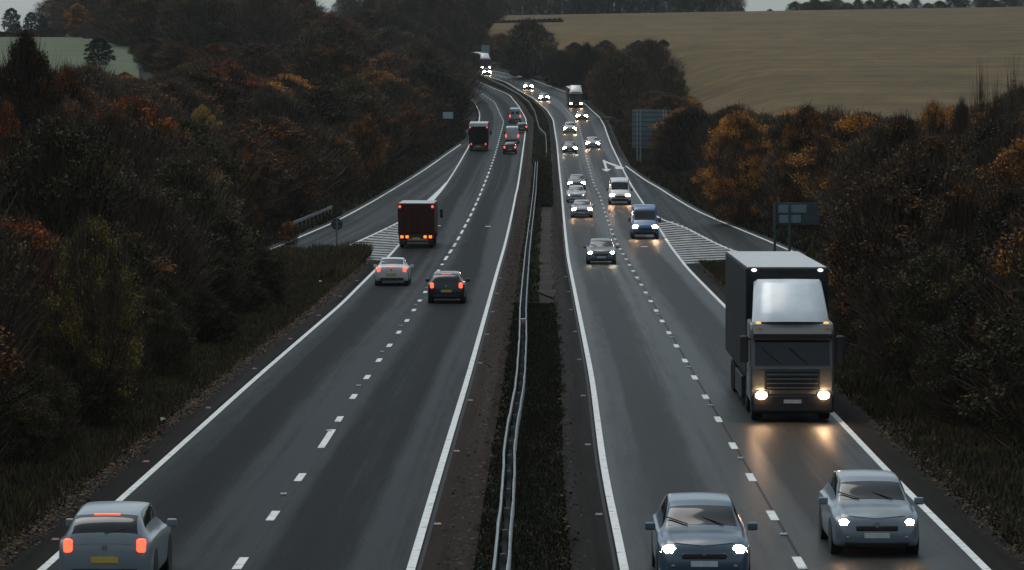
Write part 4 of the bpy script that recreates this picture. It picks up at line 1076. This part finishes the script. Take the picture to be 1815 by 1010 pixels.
def box_lorry(px, py, col, label, hgt, length, header=None, tailm='tailhot', low=False):
    r = place("box_lorry", px, py, True, label, "lorry"); w_ = 2.5; L = length; z0 = 0.95; pm = mat('lorry_panel', col, .7, var=.2, vscale=1.3, spec=.12)
    bm = bmesh.new(); box(bm, (0, 0.25 + L / 2, (z0 + hgt) / 2), (w_, L, hgt - z0), .05); obj("cargo_box", bm, pm, r)
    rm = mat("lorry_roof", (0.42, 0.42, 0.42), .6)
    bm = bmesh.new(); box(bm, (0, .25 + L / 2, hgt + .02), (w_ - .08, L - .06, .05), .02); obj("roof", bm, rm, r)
    for sd_ in (-1, 1):
        bm = bmesh.new(); box(bm, (sd_ * w_ * .245, .235, (z0 + hgt) / 2 - .05), (w_ * .47, .04, hgt - z0 - .35), .015); d = obj("rear_door", bm, pm, r)
        for q in (.2, .42):
            bm = bmesh.new(); cyl(bm, (sd_ * w_ * q, .19, z0 + .1), (sd_ * w_ * q, .19, hgt - .3), .018, n=6); obj("lock_rod", bm, M['black'], d)
    if header:
        bm = bmesh.new(); box(bm, (0, .2, hgt - .16), (w_ + .01, .09, .44), .02); obj("header_panel", bm, paint(header, .5), r)
    for sd_ in (-1, 1):
        lens("marker_lamp", (sd_ * (w_ / 2 - .13), .15, hgt - (.5 if header else .2)), (.08, .06, .09) if header else (.10, .07, .1), M['marker' if not header else 'tail'], r)
        bm = bmesh.new(); box(bm, (sd_ * (w_ / 2 + .25), L + 1.1, 2.15), (.22, .14, .62), .05); obj("mirror", bm, M['black'], r)
        xs_ = (.62, .98) if not header else (.95,)
        for q in xs_:
            bm = bmesh.new(); box(bm, (sd_ * q, .12, .78 if not header else .95), (.2, .08, .17) if not header else (.15, .08, .26), .03); obj("taillight", bm, M[tailm], r)
        for yy in (2.0, L - .2):
            wheel(r, sd_ * 1.02, yy, .48, .3)
        bm = bmesh.new(); box(bm, (sd_ * 1.0, 1.3, .42), (.42, .03, .46)); obj("mudflap", bm, M['black'], r)
    bm = bmesh.new(); box(bm, (0, .3 + L / 2, .78), (.9, L, .22)); box(bm, (0, .3, .8), (2.4, .2, .3), .02); obj("chassis", bm, M['black'], r)
    bm = bmesh.new(); box(bm, (0, .16, .47), (2.3, .1, .13), .02); obj("rear_bumper", bm, M['black'], r)
    bm = bmesh.new(); box(bm, (0, .09, .68), (.52, .03, .12)); obj("number_plate", bm, M['plate_y'], r)
    bm = bmesh.new(); prism(bm, [(L + .4, .5), (L + 2.3, .5), (L + 2.35, 1.5), (L + 2.1, 2.55), (L + 1.6, 2.72), (L + .4, 2.72)], -1.2, 1.2, .06); obj("cab", bm, pm, r)
    return r
def artic(px, py, label, defl, trailer, th=4.45, cabcol=(0.085, 0.094, 0.098), lamp='head', roof=(0.44, 0.45, 0.45), ls=1.0):
    """Articulated lorry seen from the front: cab with roof deflector, high trailer."""
    r = place("articulated_lorry", px, py, False, label, "lorry"); cp = paint(cabcol, .4); dp = paint(defl, .3)
    F = 0.0
    bm = bmesh.new(); prism(bm, [(F - 2.1, .62), (F, .55), (F + .05, 1.62), (F - .16, 2.72), (F - .34, 2.92), (F - 2.1, 2.95)], -1.24, 1.24, .07); obj("cab", bm, cp, r)
    bm = bmesh.new(); prism(bm, [(F + .03, 1.68), (F + .075, 1.68), (F - .085, 2.5), (F - .13, 2.5)], -1.1, 1.1); obj("windscreen", bm, M['glass'], r)
    bm = bmesh.new(); prism(bm, [(F - .1, 2.48), (F + .22, 2.44), (F + .24, 2.62), (F - .1, 2.78)], -1.16, 1.16, .02); obj("sun_visor", bm, M['black'], r)
    # sloping deflector, narrower at its top
    bm = bmesh.new(); n = 8
    prf = [(F - .3 - 1.55 * (t ** 1.25), 2.94 + 1.2 * t, 1.16 - .14 * t) for t in [i / n for i in range(n + 1)]]
    rowsv = []
    for (yy, zz, hw) in prf:
        rowsv.append([bm.verts.new((-hw - .0, yy - .55, zz - .1)), bm.verts.new((-hw + .1, yy - .08, zz)), bm.verts.new((-hw * .5, yy + .03, zz + .01)), bm.verts.new((0, yy + .06, zz + .015)), bm.verts.new((hw * .5, yy + .03, zz + .01)), bm.verts.new((hw - .1, yy - .08, zz)), bm.verts.new((hw, yy - .55, zz - .1))])
    for a, b in zip(rowsv, rowsv[1:]):
        for k in range(6): bm.faces.new((a[k], a[k + 1], b[k + 1], b[k]))
    bk = [bm.verts.new((-1.02, F - 2.3, 2.94)), bm.verts.new((1.02, F - 2.3, 2.94))]
    bm.faces.new(rowsv[-1]); 
    obj("wind_deflector", bm, dp, r, True)
    bm = bmesh.new(); prism(bm, [(F - .05, .95), (F + .09, .95), (F + .12, 1.5), (F - .05, 1.52)], -.82, .82, .02); g = obj("grille", bm, M['black'], r)
    for k in range(4):
        bm = bmesh.new(); box(bm, (0, F + .13, 1.02 + k * .13), (1.5, .03, .03)); obj("slat", bm, M['post'], g)
    bm = bmesh.new(); box(bm, (0, F - .05, .55), (2.46, .42, .55), .08); obj("bumper", bm, M['black'], r)
    for q in (-.45, .35):
        bm = bmesh.new(); cyl(bm, (q, F + .085, 1.72), (q + .55, F + .02, 2.2), .018, n=5); obj("wiper", bm, M['black'], r)
    bm = bmesh.new(); box(bm, (0, F + .075, 1.6), (2.2, .03, .03)); obj("trim_strip", bm, M['chrome'], r)
    for sd_ in (-1, 1):
        bm = bmesh.new(); prism(bm, [(F - 1.7, .9), (F - .45, .9), (F - .45, 2.6), (F - 1.7, 2.6)], sd_ * 1.235 - .012, sd_ * 1.235 + .012); obj("door", bm, cp, r)
        bm = bmesh.new(); box(bm, (sd_ * .92, F + .13, .80), (.46, .05, .3), .03); obj("lamp_bezel", bm, M['chrome'], r)
        bm = bmesh.new(); box(bm, (sd_ * 1.25, F - 1.35, 1.45), (.03, .2, .05)); obj("door_handle", bm, M['black'], r)
        lens("headlight", (sd_ * .92, F + .14, .80), (.17 * ls, .08, .12 * ls), M[lamp], r)
        lens("marker_lamp", (sd_ * 1.0, F - .1, 2.93), (.09, .05, .035), M['marko'], r)
        bm = bmesh.new(); box(bm, (sd_ * 1.42, F - .12, 2.15), (.26, .2, .8), .06); m_ = obj("mirror", bm, M['black'], r)
        bm = bmesh.new(); cyl(bm, (sd_ * 1.2, F - .15, 2.45), (sd_ * 1.42, F - .12, 2.45), .03, n=6); obj("mirror_arm", bm, M['black'], m_)
        bm = bmesh.new(); box(bm, (sd_ * 1.235, F - .85, 2.05), (.03, .8, .75), .02); obj("side_window", bm, M['glass'], r)
        for yy in (F - 1.0, F - 4.0, F - 12.2, F - 13.3): wheel(r, sd_ * 1.0, yy, .5, .32)
        lens("marker_lamp", (sd_ * 1.0, F - 2.52, th - .06), (.09, .06, .05), M['markw'], r)
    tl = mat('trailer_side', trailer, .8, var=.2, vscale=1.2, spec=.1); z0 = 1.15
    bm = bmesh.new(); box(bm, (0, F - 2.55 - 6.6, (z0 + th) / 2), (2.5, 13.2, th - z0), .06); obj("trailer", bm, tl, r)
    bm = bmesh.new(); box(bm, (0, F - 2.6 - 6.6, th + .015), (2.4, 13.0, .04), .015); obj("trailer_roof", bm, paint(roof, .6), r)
    bm = bmesh.new(); box(bm, (0, F - 7, .85), (1.0, 13.5, .25)); box(bm, (0, F - 8, .6), (2.4, 4, .7), .03); obj("chassis", bm, M['black'], r)
    bm = bmesh.new(); box(bm, (0, F + .165, .62), (.52, .02, .11)); obj("number_plate", bm, M['plate_w'], r)
    return r

WHITE, SILVER, GREY, DGREY, NAVY, BLACK, BLUE = (.50, .52, .52), (.26, .28, .29), (.10, .11, .115), (.035, .04, .043), (.006, .014, .020), (.010, .011, .012), (.012, .10, .24)
# lanes going away
car(208, 1024, True, HATCH, (.19, .225, .24), "silver grey hatchback cut by the photo's bottom edge in the lane beside the verge")
car(697, 503, True, SALOON, (.60, .60, .60), "white saloon with a yellow plate between the brown lorry and the camera")
car(793, 534, True, HATCH, NAVY, "dark blue black hatchback astride the lane line, its tail lamps lit", "car")
box_lorry(737.5, 440, (.05, .013, .010), "brown red box lorry with two pairs of orange tail lamps", 3.05, 7.5)
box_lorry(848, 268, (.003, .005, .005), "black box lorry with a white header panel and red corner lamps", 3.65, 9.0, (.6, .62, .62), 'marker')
car(904, 272, True, HATCH, BLACK, "black hatchback just behind the white van", detail=False)
car(908, 253, True, VAN, (.46, .47, .47), "white van driving away, its plain rear doors facing the camera", "van", "van", glassrear=False)
car(925, 234, True, HATCH, DGREY, "dark car half hidden by the white van, by the median line", detail=False)
car(913, 216, True, VAN, (.30, .33, .34), "pale grey van with two dark rear windows, highest of the close group driving away", "van", "van")
car(832, 142, True, HATCH, DGREY, "far red lamped car leaving around the bend, lower of two", detail=False)
car(814, 118.5, True, HATCH, DGREY, "farthest red lamped car, almost hidden by the wood at the bend", detail=False)
# oncoming lanes
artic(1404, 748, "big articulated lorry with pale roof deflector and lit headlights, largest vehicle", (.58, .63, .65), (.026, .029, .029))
car(1538, 966, False, HATCH, (.15, .185, .21), "blue grey hatchback with lit headlights in front of the big lorry")
car(1240, 1016, False, HATCH, (.05, .085, .12), "steel blue car with white lights cut by the photo's bottom edge", lamps='headw', ls=1.15)
car(1065, 466, False, HATCH, GREY, "dark grey hatchback in the inner lane with yellowish lights, ahead of the two pale cars", lamps='headw')
car(1142, 421, False, VAN, BLUE, "bright blue van with warm lights beside the hatched nose", "van", "van", roofcol=(.012, .20, .42))
car(1098, 361, False, VAN, WHITE, "white van with lit headlights just past the bent arrow", "van", "van")
car(1031, 384, False, SALOON, SILVER, "silver saloon, lowest of three cars close together in the inner lane")
car(1021, 357, False, HATCH, (.36, .38, .38), "pale car, middle of three close together in the inner lane", lamps='drl', ls=.6)
car(1022, 335, False, HATCH, GREY, "grey car with warm lights, topmost of three close together in the inner lane", detail=False)
car(1050.5, 262, False, HATCH, SILVER, "silver car alone in the outer lane above the bent arrow", detail=False)
car(1010, 271, False, HATCH, DGREY, "dark car with cool white lights in the inner lane", lamps='headw', detail=False)
car(1010, 236, False, SUV, (.33, .36, .37), "pale tall car above the cool lit dark one", "car", detail=False)
car(1031, 212, False, HATCH, DGREY, "dark car right in front of the white topped truck at the bend", detail=False)
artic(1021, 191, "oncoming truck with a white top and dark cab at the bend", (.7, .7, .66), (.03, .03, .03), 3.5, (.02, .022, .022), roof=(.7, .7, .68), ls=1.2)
car(964, 178, False, HATCH, GREY, "far oncoming car on the bend, nearer of the pair on the inner lane", detail=False)
car(935, 158, False, HATCH, DGREY, "far oncoming car on the bend, second of the pair on the inner lane", detail=False)
artic(861, 125, "farthest truck with a white top under the distant teal sign", (.72, .74, .72), (.05, .055, .055), 4.0, (.03, .032, .033), roof=(.7, .72, .7), ls=1.2)
car(861, 132, False, HATCH, DGREY, "farthest oncoming car, its lights right below the farthest truck", detail=False)

# ------------------------------------------------------------------ haze
bm = bmesh.new(); box(bm, (0, 800, 36), (1500, 2000, 80))
hm = bpy.data.materials.new("haze"); hm.use_nodes = True
hn = hm.node_tree.nodes; hn.remove(hn["Principled BSDF"])
pvn = hn.new("ShaderNodeVolumePrincipled"); pvn.inputs["Color"].default_value = (0.84, 0.89, 0.90, 1); pvn.inputs["Density"].default_value = 0.00005
pvn.inputs["Anisotropy"].default_value = 0.2
hm.node_tree.links.new(pvn.outputs[0], hn["Material Output"].inputs["Volume"])
tag(obj("haze", bm, hm), kind="stuff")
